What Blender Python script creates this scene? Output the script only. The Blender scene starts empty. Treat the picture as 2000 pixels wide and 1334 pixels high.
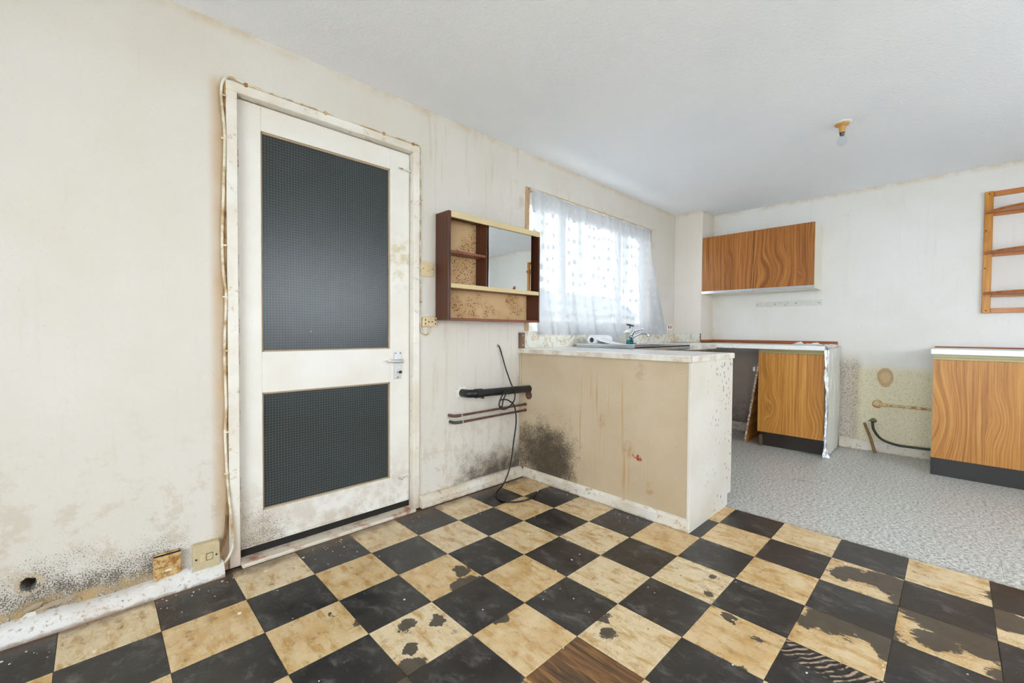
import bpy, bmesh, math, random
from mathutils import Vector, Matrix, noise as mnoise
random.seed(7)
scene = bpy.context.scene
COL = scene.collection
PI = math.pi

# ------------------------------------------------------------------ camera
cam_d = bpy.data.cameras.new('camera'); cam = bpy.data.objects.new('camera', cam_d); COL.objects.link(cam)
cam_d.sensor_width = 36.0; cam_d.lens = 839.577 / 2000 * 36.0; cam_d.clip_start = 0.02
_R = Vector((0.71730977, -0.69672373, 0.00653722)); _U = Vector((0.01117936, 0.02088985, 0.99971928)); _F = Vector((0.69666471, 0.71703533, -0.02277342))
_m = Matrix((_R, _U, -_F)).transposed().to_4x4(); _m.translation = (-1.1745, -2.1858, 1.0399)
cam.matrix_world = _m
scene.camera = cam

# ------------------------------------------------------------------ sky, daylight, exposure
world = bpy.data.worlds.new('overcast_sky'); scene.world = world; world.use_nodes = True
_bg = world.node_tree.nodes['Background']; _bg.inputs[0].default_value = (0.87, 0.93, 1.0, 1); _bg.inputs[1].default_value = 4.6
scene.view_settings.view_transform = 'Standard'; scene.view_settings.look = 'None'
scene.view_settings.exposure = 1.14; scene.view_settings.gamma = 1.0; scene.view_settings.use_curve_mapping = False
scene.cycles.max_bounces = 7; scene.cycles.diffuse_bounces = 4; scene.cycles.glossy_bounces = 3; scene.cycles.transparent_max_bounces = 10
H = 2.3376; XB = 3.77; YR = -4.2; XR = -2.6
WX0, WX1, WZ0, WZ1 = 1.10, 2.905, 1.034, 2.088          # kitchen window opening
PX0, PX1, PZ0, PZ1 = 0.0, 2.4, 0.85, 2.12               # added unseen window in the opposite wall
QY0, QY1, QZ0, QZ1 = -3.6, -1.2, 0.03, 2.14               # added unseen garden doors in the wall behind the camera

# ------------------------------------------------------------------ material toolkit
MATS = {}
class G:
    def __init__(s, name, rough=0.5, spec=0.5, metal=0.0):
        s.mat = bpy.data.materials.new(name); s.mat.use_nodes = True; s.nt = s.mat.node_tree
        s.b = s.nt.nodes['Principled BSDF']; s.out = s.nt.nodes['Material Output']
        s.b.inputs['Roughness'].default_value = rough; s.b.inputs['Specular IOR Level'].default_value = spec; s.b.inputs['Metallic'].default_value = metal
        s._pos = None; s._xyz = None; MATS[name] = s.mat
    def n(s, t): return s.nt.nodes.new('ShaderNode' + t)
    def put(s, v, inp):
        if isinstance(v, bpy.types.NodeSocket): s.nt.links.new(v, inp)
        elif isinstance(v, tuple) and len(v) == 3 and inp.type == 'RGBA': inp.default_value = (*v, 1)
        else: inp.default_value = v
    def pos(s):
        if s._pos is None: s._pos = s.n('NewGeometry').outputs['Position']
        return s._pos
    def xyz(s):
        if s._xyz is None:
            q = s.n('SeparateXYZ'); s.put(s.pos(), q.inputs[0]); s._xyz = tuple(q.outputs)
        return s._xyz
    def vec(s, x, y, z):
        q = s.n('CombineXYZ')
        for v, i in zip((x, y, z), q.inputs): s.put(v, i)
        return q.outputs[0]
    def vscale(s, v, k):
        q = s.n('VectorMath'); q.operation = 'MULTIPLY'; s.put(v, q.inputs[0]); q.inputs[1].default_value = k; return q.outputs[0]
    def vadd(s, a, b):
        q = s.n('VectorMath'); q.operation = 'ADD'; s.put(a, q.inputs[0]); s.put(b, q.inputs[1]); return q.outputs[0]
    def vdist(s, a, b):
        q = s.n('VectorMath'); q.operation = 'DISTANCE'; s.put(a, q.inputs[0]); s.put(b, q.inputs[1]); return q.outputs['Value']
    def m(s, op, a, b=0.0, c=None, clamp=False):
        q = s.n('Math'); q.operation = op; q.use_clamp = clamp; s.put(a, q.inputs[0]); s.put(b, q.inputs[1])
        if c is not None: s.put(c, q.inputs[2])
        return q.outputs[0]
    def mul(s, a, b): return s.m('MULTIPLY', a, b)
    def add(s, a, b): return s.m('ADD', a, b)
    def sub(s, a, b): return s.m('SUBTRACT', a, b)
    def mx(s, a, b): return s.m('MAXIMUM', a, b)
    def inv(s, a): return s.m('SUBTRACT', 1.0, a)
    def noise(s, scale, detail=4, rough=0.55, v=None, dist=0.0, color=False):
        q = s.n('TexNoise'); s.put(v if v is not None else s.pos(), q.inputs['Vector'])
        q.inputs['Scale'].default_value = scale; q.inputs['Detail'].default_value = detail; q.inputs['Roughness'].default_value = rough; q.inputs['Distortion'].default_value = dist
        return q.outputs['Color' if color else 'Fac']
    def voro(s, scale, v=None, feature='F1', out='Distance', rnd=1.0):
        q = s.n('TexVoronoi'); q.feature = feature; s.put(v if v is not None else s.pos(), q.inputs['Vector']); q.inputs['Scale'].default_value = scale; q.inputs['Randomness'].default_value = rnd
        return q.outputs[out]
    def ss(s, v, a, b):                         # smoothstep from a to b (a may exceed b)
        if a > b: return s.inv(s.ss(v, b, a))
        q = s.n('MapRange'); q.interpolation_type = 'SMOOTHSTEP'; s.put(v, q.inputs['Value']); q.inputs['From Min'].default_value = a; q.inputs['From Max'].default_value = b
        return q.outputs['Result']
    def band(s, v, a, b, e):                    # 1 inside [a,b], soft edge e
        return s.mul(s.ss(v, a-e, a+e), s.ss(v, b+e, b-e))
    def mix(s, f, a, b):
        q = s.n('Mix'); q.data_type = 'RGBA'; s.put(f, q.inputs[0]); s.put(a, q.inputs[6]); s.put(b, q.inputs[7]); return q.outputs[2]
    def ramp(s, f, stops):
        q = s.n('ValToRGB'); e = q.color_ramp.elements
        while len(e) < len(stops): e.new(0.5)
        for el, (p, c) in zip(e, stops): el.position = p; el.color = (*c, 1)
        s.put(f, q.inputs[0]); return q.outputs[0]
    def bump(s, h, strength=0.3, dist=0.01):
        q = s.n('Bump'); q.inputs['Strength'].default_value = strength; q.inputs['Distance'].default_value = dist; s.put(h, q.inputs['Height']); s.put(q.outputs[0], s.b.inputs['Normal'])
    def col(s, c): s.put(c, s.b.inputs['Base Color']); return s
    def rough(s, r): s.put(r, s.b.inputs['Roughness']); return s

def rgb(h):                                      # sRGB hex -> linear tuple
    v = [int(h[i:i+2], 16)/255 for i in (0, 2, 4)]
    return tuple(c/12.92 if c <= 0.04045 else ((c+0.055)/1.055)**2.4 for c in v)
def plain(name, c, rough=0.5, metal=0.0, spec=0.5, var=0.08, scale=30, bump=0.0):
    g = G(name, rough, spec, metal); n = g.noise(scale, 3)
    g.col(g.mix(g.mul(n, 1.0), tuple(v*(1-var*1.5) for v in c), tuple(min(1, v*(1+var)) for v in c)))
    if bump: g.bump(g.noise(scale*4, 3), bump, 0.004)
    return g.mat

# ---- painted walls
WALL = rgb('DDD7CE')
def wall_base(g, c=WALL):
    x, y, z = g.xyz()
    c1 = g.mix(g.ss(g.noise(1.7, 3), 0.35, 0.7), c, tuple(v*w for v, w in zip(c, (0.95, 0.935, 0.90))))
    st = g.noise(1.0, 4, 0.6, g.vscale(g.pos(), (28, 28, 2.2)))
    c1 = g.mix(g.mul(g.ss(st, 0.55, 0.8), 0.3), c1, tuple(v*w for v, w in zip(c, (0.86, 0.82, 0.74))))
    sp = g.mul(g.ss(g.noise(5.5, 5, 0.7), 0.6, 0.75), g.ss(g.noise(90, 2), 0.5, 0.62))
    c1 = g.mix(g.mul(sp, 0.35), c1, rgb('A9977A'))
    dots = g.mul(g.ss(g.voro(26), 0.07, 0.03), g.ss(g.noise(6), 0.55, 0.65))
    c1 = g.mix(g.mul(dots, 0.6), c1, rgb('7A6A55'))
    edge = g.mul(g.ss(z, H-0.05, H), g.ss(g.noise(7, 4, 0.7), 0.35, 0.65))
    return g.mix(g.mul(edge, 0.55), c1, rgb('C9AE80'))
def mould(g, c, dens, dark='3B342C', fine=230):
    n1 = g.noise(fine, 3, 0.6); n2 = g.noise(14, 5, 0.7)
    d = g.add(dens, g.mul(g.sub(n2, 0.5), g.mul(g.ss(dens, 0.0, 0.25), 0.9)))
    c = g.mix(g.m('MULTIPLY', g.ss(d, 0.1, 1.0), 0.6), c, rgb('7C6D58'))
    t = g.add(n1, g.mul(d, 0.40))
    return g.mix(g.mul(g.ss(t, 0.66, 0.76), 0.85), c, rgb(dark))
def finish_wall(g):
    g.bump(g.noise(45, 2), 0.2, 0.006); g.rough(0.75)

g = G('wall_left_paint', 0.75, 0.25); x, y, z = g.xyz(); c = wall_base(g)
wz = g.add(z, g.mul(g.sub(g.noise(5, 4), 0.5), 0.25))
# speckled mould low on the wall, left of the door and in the corner under the pipes
dl = g.mul(g.ss(wz, 0.36, 0.02), g.band(x, -1.75, -0.92, 0.1))
dr = g.mul(g.ss(wz, 0.40, 0.02), g.ss(x, 0.18, 0.75))
c = mould(g, c, g.mx(g.mul(dl, 0.62), g.mul(dr, 0.85)))
c = g.mix(g.mul(g.mul(g.ss(g.noise(9, 5, 0.75), 0.5, 0.62), g.ss(z, 0.9, 0.1)), 0.38), c, rgb('B9A284'))
vs = g.noise(1, 5, 0.7, g.vscale(g.pos(), (22, 22, 1.6)))
c = g.mix(g.mul(g.mul(g.ss(vs, 0.52, 0.68), g.mul(g.ss(x, 0.15, 0.3), g.ss(x, 1.2, 1.0))), 0.3), c, rgb('B3A58C'))
halo = g.mul(g.ss(g.m('ABSOLUTE', g.add(x, 0.775)), 0.06, 0.012), g.ss(z, 2.13, 2.05))
c = g.mix(g.mul(halo, g.add(0.25, g.mul(g.noise(6), 0.7))), c, rgb('B98F55'))
win = g.mul(g.band(x, WX0-0.12, WX1+0.1, 0.05), g.ss(z, 2.2, 2.1)); c = g.mix(g.mul(g.mul(win, g.ss(g.noise(8, 5), 0.5, 0.7)), 0.35), c, rgb('A8977B'))
c = g.mix(g.mul(g.band(g.m('ABSOLUTE', g.sub(z, 0.06)), -1, 0.035, 0.03), g.mul(g.ss(g.noise(11, 5, 0.7), 0.42, 0.56), g.ss(x, -0.9, -1.25))), c, rgb('B79A6E'))
g.col(c); finish_wall(g)

g = G('wall_back_paint', 0.75, 0.25); x, y, z = g.xyz(); c = wall_base(g, rgb('E9E6E3'))
wy = g.add(y, g.mul(g.sub(g.noise(7, 3), 0.5), 0.05)); wz = g.add(z, g.mul(g.sub(g.noise(7, 3), 0.5), 0.06))
unp = g.mul(g.band(wy, -2.14, -1.56, 0.03), g.ss(wz, 0.80, 0.70))          # older cream paint behind a missing cooker
c = g.mix(g.mul(unp, 0.9), c, rgb('E6DBBA'))
brn = g.mul(g.band(wy, -1.60, -1.43, 0.03), g.ss(wz, 0.92, 0.74)); c = g.mix(g.mul(brn, 0.6), c, rgb('C4B39C'))
st = g.mx(g.mul(unp, 0.35), g.mul(brn, 0.55)); c = g.mix(g.mul(g.ss(g.add(g.noise(150, 2), g.mul(st, 0.3)), 0.66, 0.74), st), c, rgb('6E553A'))
q = g.vec(0.0, wy, g.mul(g.add(z, g.mul(g.noise(20), 0.02)), 0.6)); dd = g.vdist(q, (0, -1.772, 0.402))
ring = g.mul(g.ss(dd, 0.055, 0.045), 1.0); c = g.mix(g.mul(ring, 0.65), c, rgb('B98A4E')); c = g.mix(g.mul(g.ss(dd, 0.036, 0.022), 0.6), c, rgb('E3C79B'))
gap_shade = g.mul(g.band(y, -0.95, -0.30, 0.03), g.ss(z, 0.9, 0.82)); c = g.mix(g.mul(gap_shade, 0.75), c, rgb('A59484')); c = mould(g, c, g.mul(gap_shade, g.mul(g.ss(wz, 0.6, 0.05), 0.45)))  # brown shade under the worktop painted into the wall, with mould specks
c = g.mix(g.mul(g.mul(g.ss(y, -0.45, -0.31), g.ss(g.noise(6, 4), 0.3, 0.7)), 0.35), c, rgb('D8BE90'))
g.col(c); finish_wall(g)
g = G('wall_boxing_paint', 0.75, 0.25); x, y, z = g.xyz(); c = wall_base(g, rgb('E6DED5'))
c = g.mix(g.mul(g.mul(g.ss(x, 3.6, 3.77), g.ss(g.noise(5, 4), 0.3, 0.7)), 0.45), c, rgb('CDAE79')); g.col(c); finish_wall(g)
g = G('wall_plain_paint', 0.75, 0.25); g.col(wall_base(g)); finish_wall(g)
g = G('plaster_raw', 0.9, 0.1); g.col(g.mix(g.noise(40, 4), rgb('B59C7C'), rgb('D9CBB4'))); g.bump(g.noise(60, 4), 0.6, 0.01)

g = G('ceiling_paint', 0.85, 0.15); st = g.noise(62, 2, 0.6)
g.col(g.mix(g.ss(g.noise(1.2, 3), 0.3, 0.7), rgb('F8F9FD'), rgb('F3F5FA'))); g.bump(st, 0.42, 0.006)

# ---- gloss paint on joinery
g = G('door_paint', 0.42, 0.45); x, y, z = g.xyz()
c = g.mix(g.ss(g.noise(3, 3), 0.3, 0.7), rgb('EDE9E2'), rgb('E5DED2'))
low = g.mul(g.ss(g.add(z, g.mul(g.sub(g.noise(6, 4), 0.5), 0.35)), 0.5, 0.0), 1.0)
c = g.mix(g.mul(g.mul(low, g.ss(g.noise(12, 5, 0.7), 0.38, 0.62)), 0.55), c, rgb('B39A82'))
c = mould(g, c, g.mul(g.ss(z, 0.42, 0.03), g.mul(g.ss(x, -0.35, -0.66), 0.38)), '4A3A2E')
q = g.vec(x, 0.0, g.mul(z, 0.55)); hs = g.ss(g.vdist(q, (0.085, 0, 0.79)), 0.13, 0.03); c = g.mix(g.mul(g.mul(hs, g.ss(g.noise(18, 5), 0.42, 0.62)), 0.65), c, rgb('C4B07C'))
rust = g.mul(g.ss(g.add(x, g.mul(g.noise(60, 3), 0.008)), -0.705, -0.711), g.ss(g.noise(1, 4, .7, g.vscale(g.pos(), (60, 60, 14))), 0.50, 0.58)); c = g.mix(g.mul(rust, 0.75), c, rgb('6B3A25'))
g.col(c); g.bump(g.noise(1, 3, 0.5, g.vscale(g.pos(), (120, 120, 14))), 0.06, 0.004)
g = G('frame_paint', 0.45, 0.45); x, y, z = g.xyz()
c = g.mix(g.ss(g.noise(4, 4), 0.35, 0.7), rgb('EDE8DF'), rgb('DDD2C0'))
c = g.mix(g.mul(g.ss(g.noise(20, 5, 0.75), 0.58, 0.68), 0.6), c, rgb('B08F66'))
c = g.mix(g.mul(g.ss(g.add(z, g.mul(g.noise(10), 0.1)), 0.25, 0.02), 0.55), c, rgb('B0856A')); g.col(c); g.bump(g.noise(60, 3), 0.12, 0.004)
g = G('skirting_paint', 0.6, 0.3); x, y, z = g.xyz()
c = g.mix(g.ss(g.noise(4, 4), 0.3, 0.7), rgb('E4DFD6'), rgb('D6C7B2')); c = g.mix(g.mul(g.ss(g.noise(26, 5, 0.7), 0.55, 0.66), 0.7), c, rgb('A6825E'))
c = g.mix(g.mul(g.ss(g.add(z, g.mul(g.noise(22, 4), 0.03)), 0.030, 0.012), 0.7), c, rgb('8F7150'))
c = mould(g, c, g.mul(g.mx(g.band(x, 0.2, 1.06, 0.1), 0.15), g.mul(g.ss(g.noise(4), 0.4, 0.65), 0.22))); g.col(c); g.bump(g.noise(45, 4), 0.4, 0.008)
g = G('skirting_white', 0.7, 0.3); x, y, z = g.xyz()
c = g.mix(g.ss(g.noise(6, 4), 0.35, 0.7), rgb('E6E3E0'), rgb('D6CDC2')); c = g.mix(g.mul(g.ss(g.noise(55, 5, 0.75), 0.53, 0.66), 0.75), c, rgb('A98664')); c = g.mix(g.mul(g.ss(g.noise(70, 3, 0.7), 0.66, 0.70), 0.7), c, rgb('5A4634'))
c = g.mix(g.mul(g.ss(g.add(z, g.mul(g.noise(25, 4), 0.03)), 0.030, 0.016), 0.75), c, rgb('86664A')); g.col(c); g.bump(g.noise(28, 5, 0.65), 0.7, 0.012)
g = G('threshold_paint', 0.6); c = g.mix(g.ss(g.noise(14, 4), 0.5, 0.72), rgb('DDD0BE'), rgb('A9745A')); g.col(c)
g = G('hinge_rust', 0.6, 0.4); g.col(g.mix(g.ss(g.noise(60, 4), 0.4, 0.6), rgb('E2D4C8'), rgb('8A4B33')))

# ---- wired glass
g = G('wired_glass', 0.22, 0.5); x, y, z = g.xyz()
def gridline(g, v, pitch, w):
    f = g.m('FRACT', g.m('DIVIDE', g.add(v, 10.0), pitch)); return g.ss(g.m('ABSOLUTE', g.sub(f, 0.5)), 0.5-w, 0.5)
wob = g.mul(g.sub(g.noise(6, 2), 0.5), 0.006)
wire = g.mx(gridline(g, g.add(x, wob), 0.0127, 0.10), gridline(g, g.add(z, wob), 0.0127, 0.10))
c = g.mix(g.noise(3, 3), rgb('1E2323'), rgb('2A3032')); c = g.mix(g.mul(wire, 0.45), c, rgb('7C8584'))
fl = g.mul(g.ss(g.voro(9, g.vscale(g.pos(), (1, 1, 0.45))), 0.06, 0.03), g.ss(g.noise(30, 3), 0.5, 0.6)); c = g.mix(fl, c, rgb('D9D9D4'))
g.col(c); g.bump(g.noise(110, 3), 0.2, 0.003); g.rough(0.27)
plain('putty', rgb('B39B7E'), 0.8, bump=0.4)

# ---- floor tiles
def floor_cell(i, j): return (i*0.255, (-j*0.98330-2.1751)*0.255)
WEAR = [(-0.041,-0.711,.045),(-0.085,-0.82,.085),(-0.04,-0.90,.05),(-0.126,-1.052,.05),(-0.394,-0.864,.045),(-0.300,-0.909,.032),(0.142,-1.307,.045),(0.086,-1.379,.035),(-0.50,-1.05,.07),(-0.44,-0.97,.035),
        (0.72,-1.90,.10),(0.78,-2.00,.11),(0.70,-2.08,.09),(0.66,-1.84,.06),(1.17,-1.905,.08),(1.19,-2.01,.11),(1.12,-1.86,.05),(1.00,-2.19,.13),(0.94,-2.27,.10),(1.06,-2.11,.10),(0.86,-2.16,.08),(0.713,-1.503,.022),(0.57,-1.524,.03),(0.479,-1.633,.03),
        (0.43,-1.75,.02),(-0.56,-0.62,.015),(-0.51,-0.72,.02),(0.25,-1.75,.02),(0.18,-1.95,.03),(1.2,-2.33,.10),(0.80,-2.36,.10),(1.36,-2.36,.09),(-0.30,-1.32,.05),(-0.9,-1.2,.07),(-0.35,-1.75,.09),(0.3,-2.4,.14),(-0.8,-2.2,.12)]
def wear(g):
    w = g.n('VectorMath'); w.operation = 'SUBTRACT'; g.put(g.noise(11, 5, 0.68, color=True), w.inputs[0]); w.inputs[1].default_value = (0.5, 0.5, 0.5)
    p = g.vadd(g.vscale(g.pos(), (1, 1, 0)), g.vscale(w.outputs[0], (0.12, 0.12, 0)))
    best = None
    for a, b, r in WEAR:
        e = g.m('SUBTRACT', 1.0, g.m('DIVIDE', g.vdist(p, (a, b, 0)), r)); best = e if best is None else g.mx(best, e)
    stroke = g.sub(g.noise(1, 4, 0.7, g.vscale(g.pos(), (75, 22, 1))), 0.5)
    return g.ss(g.add(best, g.mul(stroke, 0.9)), 0.16, 0.22)
def tile_mat(name, black):
    g = G(name, 0.35, 0.6); x, y, z = g.xyz(); W = wear(g)
    info = g.n('ObjectInfo').outputs['Random']; off = g.vadd(g.pos(), g.vec(g.mul(info, 37.0), g.mul(info, 19.0), 0.0))
    streak = g.noise(1, 5, 0.65, g.vscale(off, (26, 9, 1))); cloud = g.noise(9, 5, 0.65, off)
    if black:
        c = g.mix(g.ss(cloud, 0.35, 0.7), rgb('181615'), rgb('2E2B29')); sm = g.noise(1, 6, 0.72, g.vscale(off, (17, 11, 1)), 0.4); c = g.mix(g.mul(g.ss(sm, 0.49, 0.70), 0.7), c, rgb('6A6664'))
        c = g.mix(g.mul(g.ss(streak, 0.6, 0.75), 0.35), c, rgb('55524F'))
        c = g.mix(g.mul(W, 0.75), c, rgb('30281F'))
        c = g.mix(g.ss(g.voro(30, off), 0.035, 0.02), c, rgb('C9C2B4'))
        r = g.add(0.20, g.mul(sm, 0.30))
    else:
        c = g.mix(g.ss(cloud, 0.3, 0.7), rgb('E0C79E'), rgb('CBA468')); c = g.mix(g.mul(g.ss(info, 0.35, 0.9), 0.6), c, rgb('E3D2B2'))
        c = g.mix(g.mul(g.ss(streak, 0.46, 0.68), 0.8), c, rgb('B5873F')); c = g.mix(g.mul(g.mul(g.ss(g.noise(30, 6, 0.75, off), 0.53, 0.64), g.ss(cloud, 0.4, 0.62)), 0.75), c, rgb('6F5332'))
        scr = g.ss(g.noise(1, 3, 0.7, g.vscale(off, (16, 130, 1))), 0.67, 0.73); c = g.mix(g.mul(scr, 0.7), c, rgb('55422E'))
        c = g.mix(g.ss(g.voro(13, off), 0.045, 0.03), c, rgb('3A3028'))
        c = g.mix(g.mul(W, 0.93), c, rgb('352E28'))
        r = g.add(0.17, g.mul(cloud, 0.2))
    # grime along the skirting and the door sill
    gr = g.mul(g.ss(g.add(y, g.mul(g.sub(g.noise(14, 4), 0.5), 0.12)), -0.14, -0.06), 0.75); c = g.mix(gr, c, rgb('5B432B'))
    g.col(c); g.rough(g.add(r, g.mul(W, 0.12))); g.bump(g.noise(60, 2, 0.65), 0.14, 0.004)
    return g.mat
tile_mat('tile_black', True); tile_mat('tile_cream', False)
g = G('adhesive_bed', 0.45, 0.5); g.col(g.mix(g.noise(30, 4), rgb('2A2119'), rgb('59452F'))); g.bump(g.noise(60, 4), 0.4, 0.004)
g = G('bare_board', 0.32, 0.5); x, y, z = g.xyz(); gn = g.noise(1, 4, 0.6, g.vscale(g.pos(), (60, 6, 1)), 0.6)
g.col(g.ramp(gn, [(0.3, rgb('33281F')), (0.5, rgb('6B4A2C')), (0.68, rgb('9C7040'))])); g.bump(gn, 0.6, 0.006)
g = G('ridged_adhesive', 0.4, 0.5); p = g.vdist(g.vscale(g.pos(), (1, 1, 0)), (0.75, -1.52, 0)); f = g.m('SINE', g.mul(g.add(p, g.mul(g.noise(14, 3), 0.035)), 330.0)); k = g.mul(g.ss(f, 0.25, 0.7), g.ss(g.noise(30, 4), 0.38, 0.52))
g.col(g.mix(k, rgb('2A2623'), rgb('B39C86'))); g.bump(f, 0.5, 0.003)
g = G('vinyl_speckle', 0.38, 0.5); x, y, z = g.xyz()
ch = g.noise(1, 3, 0.75, g.vscale(g.pos(), (95, 55, 1))); ch2 = g.noise(1, 3, 0.75, g.vadd(g.vscale(g.pos(), (48, 90, 1)), (5, 9, 0))); c = g.mix(g.ss(ch, 0.40, 0.58), rgb('9B9A95'), rgb('DDDCD8')); c = g.mix(g.mul(g.ss(ch2, 0.58, 0.64), 0.9), c, rgb('5E5A53')); c = g.mix(g.mul(g.ss(ch2, 0.40, 0.34), 0.7), c, rgb('F0EFEC'))
c = g.mix(g.mul(g.ss(g.noise(1, 5, 0.7, g.vscale(g.pos(), (9, 3, 1))), 0.60, 0.72), 0.5), c, rgb('7F725E')); g.col(c)
c2 = g.mul(g.ss(g.add(x, g.mul(g.noise(16, 4), 0.1)), 1.62, 1.56), 0.6); g.col(g.mix(c2, c, rgb('7A6A52')))

# ---- peninsula paint
g = G('peninsula_front_paint', 0.5, 0.4); x, y, z = g.xyz()
c = g.mix(g.ss(g.noise(2.2, 4), 0.3, 0.7), rgb('CFBDA2'), rgb('C2AC8D'))
drip = g.mul(g.ss(g.noise(1, 4, 0.6, g.vscale(g.pos(), (45, 45, 1.3))), 0.56, 0.68), g.mul(g.band(y, -0.98, -0.48, 0.08), g.band(z, 0.12, 0.74, 0.1))); c = g.mix(g.mul(drip, 0.6), c, rgb('B8863F'))
for (a, b, r, s_) in ((-1.02, 0.17, .035, .5), (-0.95, 0.82, .05, .3), (-0.88, 0.36, .05, .45), (-0.70, 0.50, .04, .35)):
    q = g.vec(0.0, y, g.mul(z, 0.7)); c = g.mix(g.mul(g.mul(g.ss(g.vdist(q, (0, a, b*0.7)), r, r*0.4), g.ss(g.noise(25, 4), 0.35, 0.6)), s_), c, rgb('A8763A'))
my = g.add(y, g.mul(g.sub(g.noise(6, 4), 0.5), 0.2)); mz = g.add(z, g.mul(g.sub(g.noise(5, 4), 0.5), 0.35))
mm = g.mul(g.ss(my, -0.68, -0.30), g.ss(mz, 0.52, 0.10)); core = g.ss(g.vdist(g.vec(0.0, my, mz), (0, -0.26, 0.20)), 0.40, 0.0)
c = mould(g, c, g.m('MINIMUM', g.add(g.mul(mm, 0.45), g.mul(core, 0.55)), 1.0), '3A2F27', 170)
rm = g.mul(g.ss(g.vdist(g.vec(0.0, g.mul(y, 0.55), g.add(z, g.mul(g.sub(g.add(y, 0.94), 0.0), -0.3))), (0, -0.517, 0.329)), 0.022, 0.012), g.ss(g.noise(70, 3), 0.42, 0.5)); c = g.mix(rm, c, rgb('9A2A14'))
spk = g.ss(g.voro(17), 0.05, 0.03); c = g.mix(g.mul(spk, 0.5), c, rgb('6B4E30')); g.col(c); g.bump(g.noise(30, 4), 0.12, 0.005)
g = G('peninsula_end_paint', 0.45, 0.4); x, y, z = g.xyz(); c = g.mix(g.ss(g.noise(3, 4), 0.3, 0.7), rgb('E2DDD4'), rgb('D7CFC2'))
ch = g.mul(g.ss(g.voro(42, g.vscale(g.pos(), (1, 1, 0.5))), 0.24, 0.16), g.mul(g.ss(x, 1.1, 1.5), g.ss(g.noise(7, 3), 0.44, 0.54))); c = g.mix(ch, c, rgb('5A3526'))
ch2 = g.mul(g.ss(g.noise(80, 4, 0.7), 0.66, 0.7), g.ss(g.noise(6), 0.5, 0.6)); c = g.mix(g.mul(ch2, 0.8), c, rgb('7A5A44')); g.col(c); g.bump(g.noise(30, 3), 0.08, 0.004)
g = G('worktop_laminate', 0.22, 0.5); v1 = g.m('ABSOLUTE', g.sub(g.noise(4.2, 4, 0.55, None, 1.2), 0.5))
c = g.mix(g.mul(g.ss(v1, 0.02, 0.0), 0.3), rgb('F4F3F1'), rgb('C4B8A8')); c = g.mix(g.mul(g.ss(g.noise(40, 4, 0.7), 0.64, 0.7), 0.2), c, rgb('8F7B62')); g.col(c)
g = G('worktop_edge', 0.35, 0.5); c = g.mix(g.ss(g.noise(8, 4), 0.35, 0.7), rgb('E9E4DC'), rgb('C9B9A4')); c = g.mix(g.mul(g.ss(g.noise(50, 4, 0.7), 0.6, 0.68), 0.6), c, rgb('7C6046')); g.col(c)
g = G('marble_splashback', 0.2, 0.5); v1 = g.m('ABSOLUTE', g.sub(g.noise(5, 4, 0.6, g.vadd(g.pos(), (3, 1, 2)), 1.6), 0.5)); v2 = g.m('ABSOLUTE', g.sub(g.noise(9, 3, 0.6, None, 1.0), 0.5))
c = g.mix(g.noise(6, 3), rgb('E8E4D8'), rgb('DEDCD0')); c = g.mix(g.mul(g.ss(v1, 0.035, 0.0), 0.6), c, rgb('C29A58')); c = g.mix(g.mul(g.ss(v2, 0.02, 0.0), 0.4), c, rgb('9FA79C')); g.col(c)

# ---- woods
def wood(name, hu, hv, cols, rough=0.38, k=24.0, warp=2.0, knots=(), fine=9.0):
    g = G(name, rough, 0.45); X = dict(zip('xyz', g.xyz())); u, v = X[hu], X[hv]
    w = g.noise(1, 3, 0.5, g.vec(g.mul(u, 3.0), g.mul(v, 0.75), 0.0)); t = g.add(g.mul(u, k), g.mul(w, warp))
    for (a, b, s_, amp) in knots:
        d = g.add(g.vdist(g.vec(u, g.mul(v, 0.42), 0.0), (a, b*0.42, 0.0)), g.mul(g.sub(w, 0.5), 0.05)); t = g.add(t, g.mul(g.ss(d, s_*1.3, 0.0), amp*0.55))
    n1 = g.noise(1, 5, 0.72, g.vec(g.mul(t, fine/3), g.mul(v, 0.9), 0.0)); n2 = g.noise(1, 3, 0.6, g.vec(g.mul(u, 220), g.mul(v, 4), 0.0))
    f = g.add(g.mul(n1, 0.8), g.mul(n2, 0.2))
    c = g.ramp(f, [(0.30, cols[0]), (0.46, cols[1]), (0.56, cols[2]), (0.72, cols[3])])
    g.col(c); g.bump(n2, 0.05, 0.002); return g.mat
TEAK = [rgb('6B3D17'), rgb('A2662A'), rgb('BD8038'), rgb('CD9850')]
wood('teak_base_door', 'y', 'z', [rgb('7A4A1C'), rgb('B5772F'), rgb('CB8F42'), rgb('D9A65A')], knots=((-1.06, 0.36, .07, 3.0), (-1.41, 0.24, .10, 2.5), (-1.02, 0.6, .05, 1.5)), warp=1.3)
wood('teak_right_door', 'y', 'z', [rgb('7A4A1C'), rgb('B0722C'), rgb('C68A3E'), rgb('D6A256')], knots=((-2.14, 0.42, .13, 3.0), (-2.42, 0.45, .08, 1.5)), warp=1.4)
wood('teak_wall_door', 'y', 'z', [rgb('55300F'), rgb('93571F'), rgb('B0702F'), rgb('C58A45')], knots=((-0.95, 1.60, .10, 3.0), (-1.06, 1.66, .08, 3.0), (-1.22, 1.56, .05, 2.0), (-0.60, 1.75, .06, 1.5)), warp=3.0)
wood('walnut_side', 'y', 'z', [rgb('2E1710'), rgb('4A2619'), rgb('5E3322'), rgb('77452F')], 0.35, 40, 3.0)
wood('walnut_shelf', 'y', 'x', [rgb('5A3022'), rgb('7A4531'), rgb('92573F'), rgb('A56A50')], 0.4, 40, 3.0)
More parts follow.
